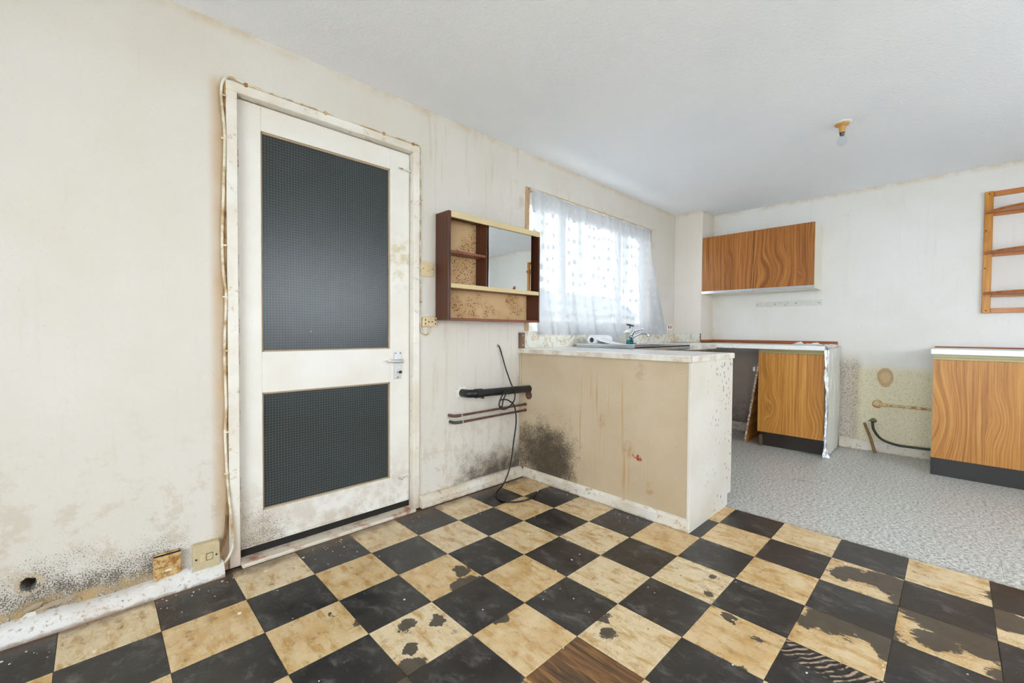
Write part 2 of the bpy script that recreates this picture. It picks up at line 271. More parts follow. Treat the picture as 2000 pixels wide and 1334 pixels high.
wood('pine_stile', 'y', 'z', [rgb('9A5E14'), rgb('BC7A1E'), rgb('CB8C2C'), rgb('D99E40')], 0.35, 10, 2.0, ((-2.345, 1.8, .03, 1.5),))
wood('pine_shelf', 'x', 'y', [rgb('8A4A18'), rgb('AE6628'), rgb('BC7434'), rgb('CC8848')], 0.3, 14, 3.0)
wood('batten_wood', 'z', 'y', [rgb('6B3413'), rgb('8F4B1F'), rgb('A9602E'), rgb('BB7643')], 0.45, 30, 4.0)
wood('brown_strip', 'y', 'z', [rgb('4A3526'), rgb('6B5140'), rgb('7A5F4B'), rgb('8E735D')], 0.5, 30, 4.0)
g = G('chipboard_stained', 0.6, 0.3); x, y, z = g.xyz(); c = g.mix(g.noise(3, 4), rgb('DDBE92'), rgb('C9A374'))
den = g.ss(g.noise(4.5, 3), 0.42, 0.68); c = g.mix(g.mul(den, 0.5), c, rgb('A9773F')); c = g.mix(g.mul(g.ss(g.voro(75), 0.34, 0.24), g.ss(den, 0.1, 0.5)), c, rgb('54341A')); g.col(c)
g = G('cream_laminate', 0.4); g.col(g.mix(g.noise(5, 3), rgb('E2CFA4'), rgb('CDB585')))
g = G('white_carcass', 0.4); c = g.mix(g.noise(4, 3), rgb('EAE5D8'), rgb('DDD4BF')); g.col(g.mix(g.mul(g.ss(g.noise(30, 4, .7), .62, .68), .5), c, rgb('A98A5C')))
g = G('chipped_edge', 0.6); c = g.mix(g.ss(g.noise(45, 4, 0.7), 0.46, 0.54), rgb('D9CFC4'), rgb('9A6A48')); g.col(c); g.bump(g.noise(60, 4), 0.5, 0.004)
plain('kick_board', rgb('2B201B'), 0.5); plain('kick_board_dark', rgb('241F1E'), 0.45)
plain('brass_rail', rgb('A39771'), 0.45, 0.4); plain('aluminium_rail', rgb('D6D8DC'), 0.25, 0.9)
plain('chrome', rgb('D5D8DB'), 0.08, 1.0); plain('satin_aluminium', rgb('D8D8D8'), 0.3, 0.7); plain('stainless', rgb('C9CCCF'), 0.22, 0.95)
plain('mirror_glass', rgb('E6EAEA'), 0.01, 1.0, var=0.0)
plain('cream_plastic', rgb('DCC49A'), 0.4, var=0.12); plain('aged_cream_plastic', rgb('CDBB95'), 0.5, var=0.15)
g = G('rust_stained_plastic', 0.55); g.col(g.mix(g.ss(g.noise(38, 5, 0.7), 0.42, 0.6), rgb('D2B27C'), rgb('9A6528')))
plain('white_plastic', rgb('E9E7E2'), 0.4); plain('dark_hole', rgb('15120F'), 0.7); plain('red_switch', rgb('B5402B'), 0.4)
g = G('cable_cream', 0.5); g.col(g.mix(g.ss(g.noise(16, 4), 0.40, 0.65), rgb('E6DCC8'), rgb('B8935C')))
g = G('cable_stained', 0.6); g.col(g.mix(g.ss(g.noise(16, 4), 0.40, 0.65), rgb('A8824C'), rgb('6E4B26')))
plain('cable_black', rgb('1B1A1B'), 0.4); plain('pipe_black', rgb('14171C'), 0.3, var=0.2)
g = G('old_copper', 0.45, 0.5, 0.35); g.col(g.mix(g.ss(g.noise(25, 4), 0.4, 0.65), rgb('5C4038'), rgb('7A5546')))
g = G('green_copper', 0.55, 0.5, 0.2); g.col(g.mix(g.ss(g.noise(50, 4), 0.4, 0.6), rgb('3F4A40'), rgb('5C4A3C')))
g = G('painted_pipe', 0.5); g.col(g.mix(g.ss(g.noise(30, 4), 0.42, 0.62), rgb('D9C091'), rgb('A9763C')))
plain('hose_dark', rgb('2E2B22'), 0.45); plain('brass_fitting', rgb('6E6A4A'), 0.4, 0.5); plain('old_stick', rgb('8A6A44'), 0.7, var=0.3)
plain('paper_white', rgb('F1F2F4'), 0.8, var=0.02); plain('card_core', rgb('9C8880'), 0.8); plain('flake_white', rgb('E9E4DA'), 0.7)
g = G('foil', 0.35, 0.5, 0.1); g.col(g.mix(g.noise(9, 3), rgb('ECEAE4'), rgb('DAD7CC'))); g.bump(g.noise(40, 4), 0.5, 0.006)
g = G('foil_bright', 0.25, 0.5, 0.7); g.col(rgb('E2E5EA')); g.bump(g.noise(60, 4), 0.8, 0.006)
plain('hook_metal', rgb('DAD7D0'), 0.35, 0.3); plain('lamp_plastic', rgb('C99A58'), 0.45, var=0.2); plain('lamp_rim', rgb('EDE9E0'), 0.5); plain('lamp_cap', rgb('5A5A5C'), 0.3, 0.8)
plain('upvc_white', rgb('F2F2F2'), 0.35, var=0.02); plain('window_timber', rgb('C3A27A'), 0.55, var=0.2)
plain('house_brick', rgb('B9B2AC'), 0.8); plain('house_roof', rgb('8C939B'), 0.8); plain('garden_fence', rgb('B5B3AE'), 0.8); plain('pale_bounce_paving', rgb('DEDDD9'), 0.9)  # ground tone is pale so it bounces daylight up to the ceiling
plain('label_navy', rgb('27315C'), 0.4)
def clear(name, tint, gloss_rough=0.03, opaq=0.0):
    m = bpy.data.materials.new(name); m.use_nodes = True; nt = m.node_tree; nt.nodes.clear(); MATS[name] = m
    o = nt.nodes.new('ShaderNodeOutputMaterial'); t = nt.nodes.new('ShaderNodeBsdfTransparent'); gl = nt.nodes.new('ShaderNodeBsdfGlossy'); mx = nt.nodes.new('ShaderNodeMixShader'); lw = nt.nodes.new('ShaderNodeLayerWeight'); pw_ = nt.nodes.new('ShaderNodeMath'); fr = nt.nodes.new('ShaderNodeMath')
    t.inputs[0].default_value = (*tint, 1); gl.inputs['Roughness'].default_value = gloss_rough; lw.inputs[0].default_value = 0.5; pw_.operation = 'POWER'; pw_.inputs[1].default_value = 5.0; nt.links.new(lw.outputs['Facing'], pw_.inputs[0]); fr.operation = 'MULTIPLY_ADD'; fr.inputs[1].default_value = 0.9; fr.inputs[2].default_value = 0.03; nt.links.new(pw_.outputs[0], fr.inputs[0])
    nt.links.new(fr.outputs[0], mx.inputs[0]); nt.links.new(t.outputs[0], mx.inputs[1]); nt.links.new(gl.outputs[0], mx.inputs[2]); nt.links.new(mx.outputs[0], o.inputs[0])
clear('window_glass', (0.95, 0.97, 0.97)); clear('bulb_glass', (0.93, 0.95, 0.97)); clear('bottle_plastic', (0.86, 0.92, 0.93), 0.1); clear('teal_soap', (0.10, 0.62, 0.62), 0.1)
# sheer lace: partly open weave (transparent), partly thread (diffuse + translucent)
g = G('lace_net', 0.9, 0.0); nt = g.nt; x, y, z = g.xyz()
uv = g.vec(x, 0.0, z); sp = g.ss(g.voro(15, g.vscale(uv, (1, 1, 0.8)), rnd=0.3), 0.30, 0.20); fine = g.noise(260, 2, 0.5, uv)
ln = g.ss(g.m('ABSOLUTE', g.sub(g.noise(1, 3, 0.5, g.vec(g.mul(x, 50), 0.0, g.mul(z, 1.2))), 0.5)), 0.03, 0.0)
hem = g.ss(z, 1.075, 1.06)
fold_shade = g.ss(g.noise(1, 2, 0.5, g.vec(g.mul(x, 7.0), 0.0, g.mul(z, 0.5))), 0.48, 0.62)  # denser bands put into the opacity to imitate grey shading of folds
op = g.m('ADD', g.add(g.add(0.905, g.mul(fold_shade, 0.055)), g.mul(sp, 0.10)), g.add(g.mul(ln, 0.03), g.add(g.mul(hem, 0.02), g.mul(g.sub(fine, 0.5), 0.06))), clamp=True)
df = g.n('BsdfDiffuse'); df.inputs[0].default_value = (0.86, 0.87, 0.88, 1); tl = g.n('BsdfTranslucent'); tl.inputs[0].default_value = (0.16, 0.165, 0.175, 1); tr = g.n('BsdfTransparent')
a = g.n('MixShader'); a.inputs[0].default_value = 0.5; nt.links.new(df.outputs[0], a.inputs[1]); nt.links.new(tl.outputs[0], a.inputs[2])
b_ = g.n('MixShader'); nt.links.new(op, b_.inputs[0]); nt.links.new(tr.outputs[0], b_.inputs[1]); nt.links.new(a.outputs[0], b_.inputs[2]); nt.links.new(b_.outputs[0], g.out.inputs[0])

# ------------------------------------------------------------------ mesh toolkit (world coordinates throughout)
WORG = {}
class MB:
    def __init__(s): s.v = []; s.f = []
    def add(s, vs, fs):
        o = len(s.v); s.v += [tuple(v) for v in vs]; s.f += [tuple(i+o for i in f) for f in fs]; return s
    def box(s, x0, x1, y0, y1, z0, z1):
        if x0 > x1: x0, x1 = x1, x0
        if y0 > y1: y0, y1 = y1, y0
        if z0 > z1: z0, z1 = z1, z0
        v = [(x, y, z) for z in (z0, z1) for y in (y0, y1) for x in (x0, x1)]
        return s.add(v, [(0,2,3,1), (4,5,7,6), (0,1,5,4), (2,6,7,3), (0,4,6,2), (1,3,7,5)])
    def prism(s, poly, axis, a, b):              # poly in the two other axes, in xyz order
        def mk(p, t):
            if axis == 'x': return (t, p[0], p[1])
            if axis == 'y': return (p[0], t, p[1])
            return (p[0], p[1], t)
        n = len(poly); v = [mk(p, a) for p in poly] + [mk(p, b) for p in poly]
        return s.add(v, [tuple(range(n-1, -1, -1)), tuple(range(n, 2*n))] + [(i, (i+1) % n, n+(i+1) % n, n+i) for i in range(n)])
    def tube(s, pts, r, seg=8, cap=True):
        pts = [Vector(p) for p in pts]; n = len(pts); rr = r if isinstance(r, (list, tuple)) else [r]*n
        rings = []; up = None
        for i, p in enumerate(pts):
            t = (pts[min(i+1, n-1)] - pts[max(i-1, 0)]).normalized()
            if up is None:
                up = Vector((0, 0, 1)) if abs(t.z) < 0.9 else Vector((1, 0, 0))
            up = (up - t*up.dot(t)); up = up.normalized() if up.length > 1e-6 else t.orthogonal().normalized()
            sd = t.cross(up); rings.append([p + (up*math.cos(2*PI*k/seg) + sd*math.sin(2*PI*k/seg))*rr[i] for k in range(seg)])
        v = [q for ring in rings for q in ring]; f = []
        for i in range(n-1):
            for k in range(seg): a = i*seg+k; b = i*seg+(k+1) % seg; f.append((a, b, b+seg, a+seg))
        if cap: f += [tuple(range(seg-1, -1, -1)), tuple((n-1)*seg+k for k in range(seg))]
        return s.add(v, f)
    def lathe(s, c, prof, seg=20, axis=(0, 0, 1)):   # prof: (radius, height along axis)
        ax = Vector(axis).normalized(); u = ax.orthogonal().normalized(); w = ax.cross(u); c = Vector(c); n = len(prof)
        v = [c + ax*h + (u*math.cos(2*PI*k/seg) + w*math.sin(2*PI*k/seg))*r for r, h in prof for k in range(seg)]; f = []
        for i in range(n-1):
            for k in range(seg): a = i*seg+k; b = i*seg+(k+1) % seg; f.append((a, b, b+seg, a+seg))
        f += [tuple(range(seg-1, -1, -1)), tuple((n-1)*seg+k for k in range(seg))]
        return s.add(v, f)
    def grid(s, fn, nu, nv):
        o = len(s.v); s.v += [tuple(fn(i/nu, j/nv)) for j in range(nv+1) for i in range(nu+1)]
        s.f += [(o+j*(nu+1)+i, o+j*(nu+1)+i+1, o+(j+1)*(nu+1)+i+1, o+(j+1)*(nu+1)+i) for j in range(nv) for i in range(nu)]; return s
    def mesh(s, name, org, bevel=0.0, smooth=False, seg=1):
        bm = bmesh.new(); vs = [bm.verts.new(Vector(v)-org) for v in s.v]
        for f in s.f:
            try: bm.faces.new([vs[i] for i in f])
            except ValueError: pass
        bm.normal_update()
        if bevel:
            bmesh.ops.recalc_face_normals(bm, faces=bm.faces)
            es = [e for e in bm.edges if len(e.link_faces) == 2 and e.calc_face_angle(0) > 0.5]
            bmesh.ops.bevel(bm, geom=es, offset=bevel, segments=seg, profile=0.6, affect='EDGES', clamp_overlap=True)
        else: bmesh.ops.recalc_face_normals(bm, faces=bm.faces)
        me = bpy.data.meshes.new(name); bm.to_mesh(me); bm.free()
        if smooth:
            for p in me.polygons: p.use_smooth = True
            try: me.set_sharp_from_angle(angle=0.7)
            except Exception: pass
        return me
    def build(s, name, mat, parent=None, label=None, cat=None, group=None, kind=None, bevel=0.0, smooth=False, seg=1, solid=0.0):
        if parent is not None: org = WORG[parent.name]
        else:
            xs, ys, zs = zip(*s.v); org = Vector(((min(xs)+max(xs))/2, (min(ys)+max(ys))/2, min(zs)))
        o = bpy.data.objects.new(name, s.mesh(name, org, bevel, smooth, seg)); COL.objects.link(o); o.data.materials.append(MATS[mat])
        WORG[o.name] = org
        if parent is not None: o.parent = parent
        else: o.location = org
        if solid:
            md = o.modifiers.new('thickness', 'SOLIDIFY'); md.thickness = solid; md.offset = 0
        return tag(o, label, cat, group, kind)
def tag(o, label=None, cat=None, group=None, kind=None):
    for k, v in (('label', label), ('category', cat), ('group', group), ('kind', kind)):
        if v: o[k] = v
    return o
def thing(name, loc, label, cat, group=None, kind=None):
    o = bpy.data.objects.new(name, None); COL.objects.link(o); o.location = loc; o.empty_display_size = 0.05
    WORG[o.name] = Vector(loc); return tag(o, label, cat, group, kind)
def smoothpath(pts, n=8):
    P = [Vector(p) for p in pts]; P = [P[0]*2-P[1]] + P + [P[-1]*2-P[-2]]; out = []
    for i in range(1, len(P)-2):
        a, b, c, d = P[i-1:i+3]
        for k in range(n):
            t = k/n; out.append(0.5*((2*b) + (c-a)*t + (2*a-5*b+4*c-d)*t*t + (3*b-a-3*c+d)*t**3))
    out.append(P[-2]); return out
def holed(outer, holes, depths, a, b, axis):
    """Slab between planes a (room side) and b with cut openings; depths[i]=None -> through."""
    def mk(p, t): return (p[0], t, p[1]) if axis == 'y' else (t, p[0], p[1])
    mb = MB()
    def face(loops, t):
        bm = bmesh.new(); es = []
        for L in loops:
            vs = [bm.verts.new(mk(p, t)) for p in L]; es += [bm.edges.new((vs[i], vs[(i+1) % len(vs)])) for i in range(len(vs))]
        bmesh.ops.triangle_fill(bm, use_beauty=True, use_dissolve=False, edges=es)
        bm.verts.index_update(); mb.add([v.co[:] for v in bm.verts], [[v.index for v in f.verts] for f in bm.faces]); bm.free()
    face([outer]+holes, a); face([outer]+[h for h, d in zip(holes, depths) if d is None], b)
    def side(L, t0, t1):
        n = len(L); mb.add([mk(p, t0) for p in L]+[mk(p, t1) for p in L], [(i, (i+1) % n, n+(i+1) % n, n+i) for i in range(n)])
    side(outer, a, b)
    for h, d in zip(holes, depths):
        side(h, a, b if d is None else d)
        if d is not None: face([h], d)
    return mb
rect = lambda x0, x1, z0, z1: [(x0, z0), (x1, z0), (x1, z1), (x0, z1)]

# ================================================================== THE ROOM
ragged = [(-1.366, .166), (-1.362, .186), (-1.352, .193), (-1.341, .188), (-1.329, .183), (-1.326, .168), (-1.331, .152), (-1.343, .141), (-1.355, .147), (-1.363, .151)]
holed(rect(XR-0.12, XB+0.12, -0.1, H+0.1), [rect(-0.757, 0.182, -0.04, 2.098), rect(WX0, WX1, WZ0, WZ1), ragged], [None, None, 0.09], 0.0, 0.12, 'y').build('wall_left', 'wall_left_paint', kind='structure', label='long off-white wall with mould along its foot, door and window')
wl_rim = MB()
for i in range(16):
    a0 = 2*PI*i/16; rr = 0.024+0.009*random.random(); cx, cz = -1.344, 0.165
    a1 = a0+2*PI/16; wl_rim.add([(cx+rr*math.cos(a0), -.001, cz+rr*math.sin(a0)), (cx+rr*math.cos(a1), -.001, cz+rr*math.sin(a1)), (cx+.036*math.cos(a1)+.004*random.random(), -.0012, cz+.034*math.sin(a1)), (cx+.036*math.cos(a0), -.0012, cz+.034*math.sin(a0)+.004*random.random())], [(0, 1, 2, 3)])
WALL_LEFT = bpy.data.objects['wall_left']
wl_rim.build('broken_plaster', 'plaster_raw', WALL_LEFT, solid=0.003)
for (fx, fz, w, h, t) in ((-1.335, .088, .05, .018, .35), (-1.30, .078, .075, .016, .3), (-1.345, .060, .04, .03, .6), (-1.26, .082, .07, .014, .2), (-1.37, .05, .05, .02, .5)):
    ca, sa = math.cos(t), math.sin(t); pts = [(-w/2, -h/2), (w*.2, -h*.7), (w/2, h*.1), (w*.1, h/2), (-w*.4, h*.4)]
    MB().add([(fx+a*ca-b*sa, -.004-.010*(b > 0), fz+a*sa+b*ca) for a, b in pts], [(0, 1, 2, 3, 4)]).build('peeling_flake', 'flake_white' if w < .05 else 'plaster_raw', WALL_LEFT, solid=0.0015)
MB().box(XB, XB+0.12, YR-0.12, 0.12, -0.1, H+0.1).build('wall_back', 'wall_back_paint', kind='structure', label='white kitchen end wall with cream unpainted patch between the units')
holed(rect(YR-0.12, 0.12, -0.1, H+0.1), [rect(QY0, QY1, QZ0, QZ1)], [None], XR, XR-0.12, 'x').build('wall_rear', 'wall_plain_paint', kind='structure')
holed(rect(XR-0.12, XB+0.12, -0.1, H+0.1), [rect(PX0, PX1, PZ0, PZ1)], [None], YR, YR-0.12, 'y').build('wall_right', 'wall_plain_paint', kind='structure')
MB().box(3.45, XB, -0.305, 0.0, 0.0, H).build('wall_boxing', 'wall_boxing_paint', kind='structure', bevel=0.004, label='plastered boxing column in the far corner beside the wall cabinet')
MB().box(XR-0.12, XB+0.12, YR-0.12, 0.12, H, H+0.1).build('ceiling', 'ceiling_paint', kind='structure', label='white stippled ceiling')
FLOOR = MB().box(XR-0.12, XB+0.12, YR-0.12, 0.12, -0.12, -0.0035).build('floor', 'adhesive_bed', kind='structure', label='chequered black and cream tile floor with speckled vinyl beyond')

# ---- chequered tiles: one object each
TP, TQ = 0.255, 0.98330*0.255
def shared_tile(name, mat, sx, sy, t, gap=0.0007):
    me = MB().box(-sx/2+gap, sx/2-gap, -sy/2+gap, sy/2-gap, -t, 0).mesh(name, Vector((0, 0, 0)), 0.0008); me.materials.append(MATS[mat]); return me
tiles = {0: shared_tile('floor_tile', 'tile_black', TP, TQ, 0.003), 1: shared_tile('floor_tile', 'tile_cream', TP, TQ, 0.003)}
FO = WORG['floor']
def put_tile(me, name, x, y, z=0.0, rx=0.0, ry=0.0, rz=0.0):
    o = bpy.data.objects.new(name, me); COL.objects.link(o); o.parent = FLOOR; o.location = Vector((x, y, z))-FO; o.rotation_euler = (rx, ry, rz); return o
rt = random.Random(3)
for i in range(-10, 6):
    for j in range(-2, 15):
        cx, cy = (i+.5)*TP, (-(j+.5)*0.98330-2.1751)*0.255
        if cy-TQ/2 < YR-0.02: continue
        if i >= 4 and cx > 1.12 and cy > -1.1: continue                    # under the peninsula
        if (i, j) in ((-1, 3), (1, 5)): continue
        put_tile(tiles[(i+j) % 2], 'floor_tile', cx, cy, rt.uniform(-.0004, .0004), rt.uniform(-.0012, .0012), rt.uniform(-.0012, .0012), rt.uniform(-.001, .001))
bx0, by0 = floor_cell(-1, 3)
MB().box(bx0+.001, bx0+TP-.001, by0-TQ+.001, by0-.001, -.0045, -.0022).build('bare_board', 'bare_board', FLOOR, label='missing tile showing bare brown board')
bx0, by0 = floor_cell(1, 5)
MB().prism([(bx0+.001, by0-.001), (bx0+.001, by0-TQ+.001), (bx0+.115, by0-TQ+.001), (bx0+.150, by0-.10), (bx0+.163, by0-.001)], 'z', -.003, 0.0).build('broken_tile', 'tile_black', FLOOR, bevel=.0006)
MB().box(bx0+.09, bx0+TP-.001, by0-TQ+.001, by0-.001, -.005, -.0016).build('ridged_adhesive', 'ridged_adhesive', FLOOR, label='ridged adhesive where a tile has broken off')
# ---- speckled vinyl squares in the kitchen
VS = 0.305; vx0 = 1.532
for a in range(8):
    for b in range(-1, 15):
        x0 = vx0+a*VS; x1 = min(x0+VS, XB); y1 = -2.05+VS*(6-b) ; y0 = y1-VS
        y1 = min(y1, 0.0); y0 = max(y0, YR)
        if x1-x0 < .01 or y1-y0 < .01: continue
        key = (round(x1-x0, 3), round(y1-y0, 3))
        if key not in tiles: tiles[key] = shared_tile('vinyl_tile', 'vinyl_speckle', x1-x0, y1-y0, 0.003, 0.0002)
        put_tile(tiles[key], 'vinyl_tile', (x0+x1)/2, (y0+y1)/2, rt.uniform(0, .0002))

# ---- skirtings
rk = random.Random(5)
def lumpy(x0, x1, n, d0, d1, h0, h1):
    prof = []
    for i in range(n+1):
        t = i/n; x = x0+(x1-x0)*t; d = d0+(d1-d0)*mnoise.noise((x*5, 1, 0))*.8; h = h0+(h1-h0)*(0.5+mnoise.noise((x*4, 7, 0)))
        prof.append([(x, 0, h), (x, -d*.45, h-.002), (x, -d*.7, h*.75), (x, -d*.95, h*.3), (x, -d, 0), (x, 0, 0)])
    mb = MB(); v = [p for r in prof for p in r]; f = [(i*6+k, i*6+(k+1) % 6, (i+1)*6+(k+1) % 6, (i+1)*6+k) for i in range(n) for k in range(6)]
    return mb.add(v, f+[tuple(range(6)), tuple(n*6+k for k in range(6))])
lumpy(XR, -0.79, 60, .066, .075, .050, .062).build('baseboard_left', 'skirting_white', kind='structure', smooth=True, label='flaking white skirting along the wall left of the door')
MB().prism([(0, 0), (-.046, 0), (-.046, .04), (-.034, .055), (-.020, .066), (0, .07)], 'x', 0.186, 1.03).build('baseboard_corner', 'skirting_paint', kind='structure', bevel=.002, label='grubby cream skirting between door frame and peninsula')
MB().prism([(1.04, 0), (1.018, 0), (1.020, .055), (1.030, .066), (1.04, .07)], 'y', -1.247, -0.046).build('baseboard_peninsula', 'skirting_paint', kind='structure', bevel=.002, label='cream skirting along the foot of the peninsula front')
for nm, y0, y1 in (('baseboard_back', -0.93, -0.31), ('baseboard_back', -2.06, -1.46), ('baseboard_back', YR, -3.10)):
    MB().prism([(XB, 0), (XB-.018, 0), (XB-.018, .075), (XB-.008, .09), (XB, .092)], 'y', y0, y1).build(nm, 'skirting_paint', kind='structure', bevel=.002)
MB().box(XR, XR+.016, QY1, -.08, 0, .08).build('baseboard_rear', 'skirting_paint', kind='structure', bevel=.003)

# ================================================================== DOOR
FR = thing('trim_1', (-0.29, 0.03, 0.0), 'cream painted door frame with chipped edges', 'door frame', kind='structure'); del FR['category']
MB().box(-.764, -.722, -.014, .10, 0.0, 2.062).build('jamb', 'frame_paint', FR, bevel=.003)
MB().box(.147, .186, -.014, .10, 0.0, 2.062).build('jamb', 'frame_paint', FR, bevel=.003)
MB().box(-.764, .186, -.014, .10, 2.062, 2.104).build('head', 'frame_paint', FR, bevel=.003)
for x0, x1 in ((-.722, -.708), (.133, .147)): MB().box(x0, x1, .074, .10, 0.0, 2.062).build('door_stop', 'frame_paint', FR)
MB().box(-.722, .147, .074, .10, 2.046, 2.062).build('door_stop', 'frame_paint', FR)
MB().box(-.722, .147, -.045, .11, -.004, .014).build('threshold', 'threshold_paint', FR, bevel=.004)

D = thing('door_1', (-0.29, 0.05, 0.03), 'cream half-glazed door with two dark wired glass panes', 'door', kind='structure'); del D['category']
DY0, DY1 = .030, .072; L0, L1, Z0, Z1 = -.718, .144, .048, 2.057; GX0, GX1 = -.622, .022
MB().box(L0, GX0, DY0, DY1, Z0, Z1).build('stile', 'door_paint', D, bevel=.002)
MB().box(GX1, L1, DY0, DY1, Z0, Z1).build('stile', 'door_paint', D, bevel=.002)
for nm, z0, z1 in (('bottom_rail', Z0, .205), ('lock_rail', .750, .940), ('top_rail', 1.945, Z1)):
    MB().box(GX0, GX1, DY0+.0006, DY1, z0, z1).build(nm, 'door_paint', D, bevel=.0015)
for z0, z1 in ((.205, .750), (.940, 1.945)):
    MB().box(GX0, GX1, DY0+.016, DY0+.024, z0, z1).build('glass_pane', 'wired_glass', D, label='dark wired glass pane')
    for a in ((GX0, GX0+.007, z0, z1), (GX1-.007, GX1, z0, z1), (GX0, GX1, z0, z0+.006), (GX0, GX1, z1-.008, z1)):
        MB().box(a[0], a[1], DY0+.009, DY0+.016, a[2], a[3]).build('glazing_bead', 'putty', D, bevel=.001)
MB().box(GX0-.09, L1-.004, DY0-.008, DY0+.002, .052, .060).build('weather_bar', 'door_paint', D, bevel=.002)
MB().box(L0+.003, L1-.003, DY0+.004, DY1-.006, .0145, .049).build('draught_strip', 'dark_hole', D)
for hz in (1.795, 1.048, .317):
    hg = MB().box(-.7225, -.714, DY0-.010, DY0+.004, hz-.042, hz+.042).build('hinge', 'hinge_rust', D, bevel=.002)
    for k in range(5): MB().lathe((-.7190, DY0-.012, hz-.042+k*.0169), [(.0045, .001), (.0055, .003), (.0055, .014), (.0045, .016)], 10).build('knuckle', 'hinge_rust', hg, smooth=True)
ph = MB().box(.043, .090, DY0-.006, DY0, .766, .923).build('handle_plate', 'satin_aluminium', D, bevel=.004, seg=2, label='worn aluminium lever handle plate')
for a, b in ((.052, .913), (.081, .913), (.066, .776)): MB().lathe((a, DY0-.005, b), [(.004, 0), (.0035, .0025)], 10, (0, -1, 0)).build('screw', 'dark_hole', ph)
MB().lathe((.072, DY0-.005, .868), [(.011, 0), (.010, .022)], 14, (0, -1, 0)).build('spindle', 'satin_aluminium', ph, smooth=True)
MB().tube([(.083, DY0-.030, .868), (.060, DY0-.033, .868), (.02, DY0-.034, .870), (-.012, DY0-.032, .873)], [.0105, .011, .009, .006], 12).build('lever', 'satin_aluminium', ph, smooth=True)
MB().lathe((.070, DY0-.005, .812), [(.010, 0), (.010, .006), (.007, .008)], 14, (0, -1, 0)).build('lock_barrel', 'satin_aluminium', ph, smooth=True)
MB().box(.068, .084, DY0-.022, DY0-.012, .799, .813).build('broken_key', 'dark_hole', ph, bevel=.002)
for bz in (1.963, .196):
    bl = MB().box(.085, .14, DY0-.004, DY0, bz-.010, bz+.010).build('barrel_bolt', 'frame_paint', D, bevel=.0015)
    MB().tube([(.070, DY0-.009, bz+.002), (.146, DY0-.009, bz-.002)], .005, 10).build('bolt_rod', 'hook_metal', bl, smooth=True)
    MB().tube([(.086, DY0-.010, bz), (.086, DY0-.022, bz-.010)], .004, 8).build('bolt_knob', 'hinge_rust', bl, smooth=True)
MB().box(-.85, .28, .16, .20, -.1, 2.25).build('leak_blocker', 'dark_hole', kind='structure')  # unseen panel added behind the door to stop light leaking round it

# ---- cables clipped round the frame
c1 = thing('frame_cable', (-.775, -.012, 0.08), 'cream electric cable looping over the door frame corner and down its left side', 'cable', 'cables clipped around the door frame')
left = smoothpath([(-.60, -.010, 2.108), (-.70, -.010, 2.113), (-.752, -.010, 2.116), (-.775, -.011, 2.085), (-.780, -.013, 2.02), (-.773, -.013, 1.93), (-.769, -.014, 1.85), (-.774, -.012, 1.65), (-.781, -.012, 1.42), (-.777, -.012, 1.28), (-.769, -.013, 1.18), (-.776, -.011, .95), (-.772, -.012, .72), (-.776, -.012, .60), (-.771, -.013, .42), (-.764, -.020, .30), (-.757, -.026, .18), (-.757, -.03, .10), (-.785, -.03, .045), (-.815, -.028, .052)], 6)
MB().tube(left, .0055, 8).build('cable_run', 'cable_cream', c1, smooth=True)
for z in (2.03, 1.85, 1.40, 1.18, .95, .60, .42): MB().box(-.782, -.762, -.019, -.001, z-.004, z+.004).build('cable_clip', 'cable_cream', c1, bevel=.002)
c2 = smoothpath([(-.767, -.006, 2.09), (-.769, -.006, 1.8), (-.768, -.006, 1.5), (-.771, -.006, 1.2), (-.768, -.006, .9), (-.770, -.006, .6), (-.768, -.008, .35), (-.775, -.012, .2), (-.79, -.02, .10), (-.803, -.022, .085)], 6)
MB().tube(c2, .0055, 8).build('frame_cable', 'cable_stained', None, 'brown stained cable tight against the left door jamb', 'cable', 'cables clipped around the door frame', smooth=True)
c3 = thing('frame_cable', (.19, -.01, 1.06), 'thin cream cable along the frame head and down to the wall socket', 'cable', 'cables clipped around the door frame')
top = smoothpath([(-.69, -.012, 2.108), (-.45, -.009, 2.110), (-.2, -.009, 2.108), (0.0, -.009, 2.109), (.15, -.009, 2.112), (.190, -.008, 2.10), (.194, -.007, 2.05), (.192, -.007, 1.8), (.193, -.007, 1.5), (.194, -.007, 1.3), (.191, -.007, 1.18), (.194, -.007, 1.09), (.205, -.009, 1.035), (.228, -.012, 1.018), (.250, -.012, 1.030), (.252, -.008, 1.064)], 6)
MB().tube(top, .0036, 8).build('cable_run', 'cable_cream', c3, smooth=True)
for x in (-.69, -.35, -.04, .14): MB().box(x-.007, x+.007, -.019, -.006, 2.096, 2.114).build('cable_clip', 'rust_stained_plastic', c3, bevel=.003)
for z in (1.99, 1.80, 1.21): MB().box(.185, .203, -.013, 0, z-.004, z+.004).build('cable_clip', 'cable_cream', c3, bevel=.002)
MB().tube([(.146, -.016, 1.782), (.168, -.019, 1.790), (.192, -.012, 1.792)], .004, 8).build('hook_eye', 'frame_paint', FR, smooth=True)

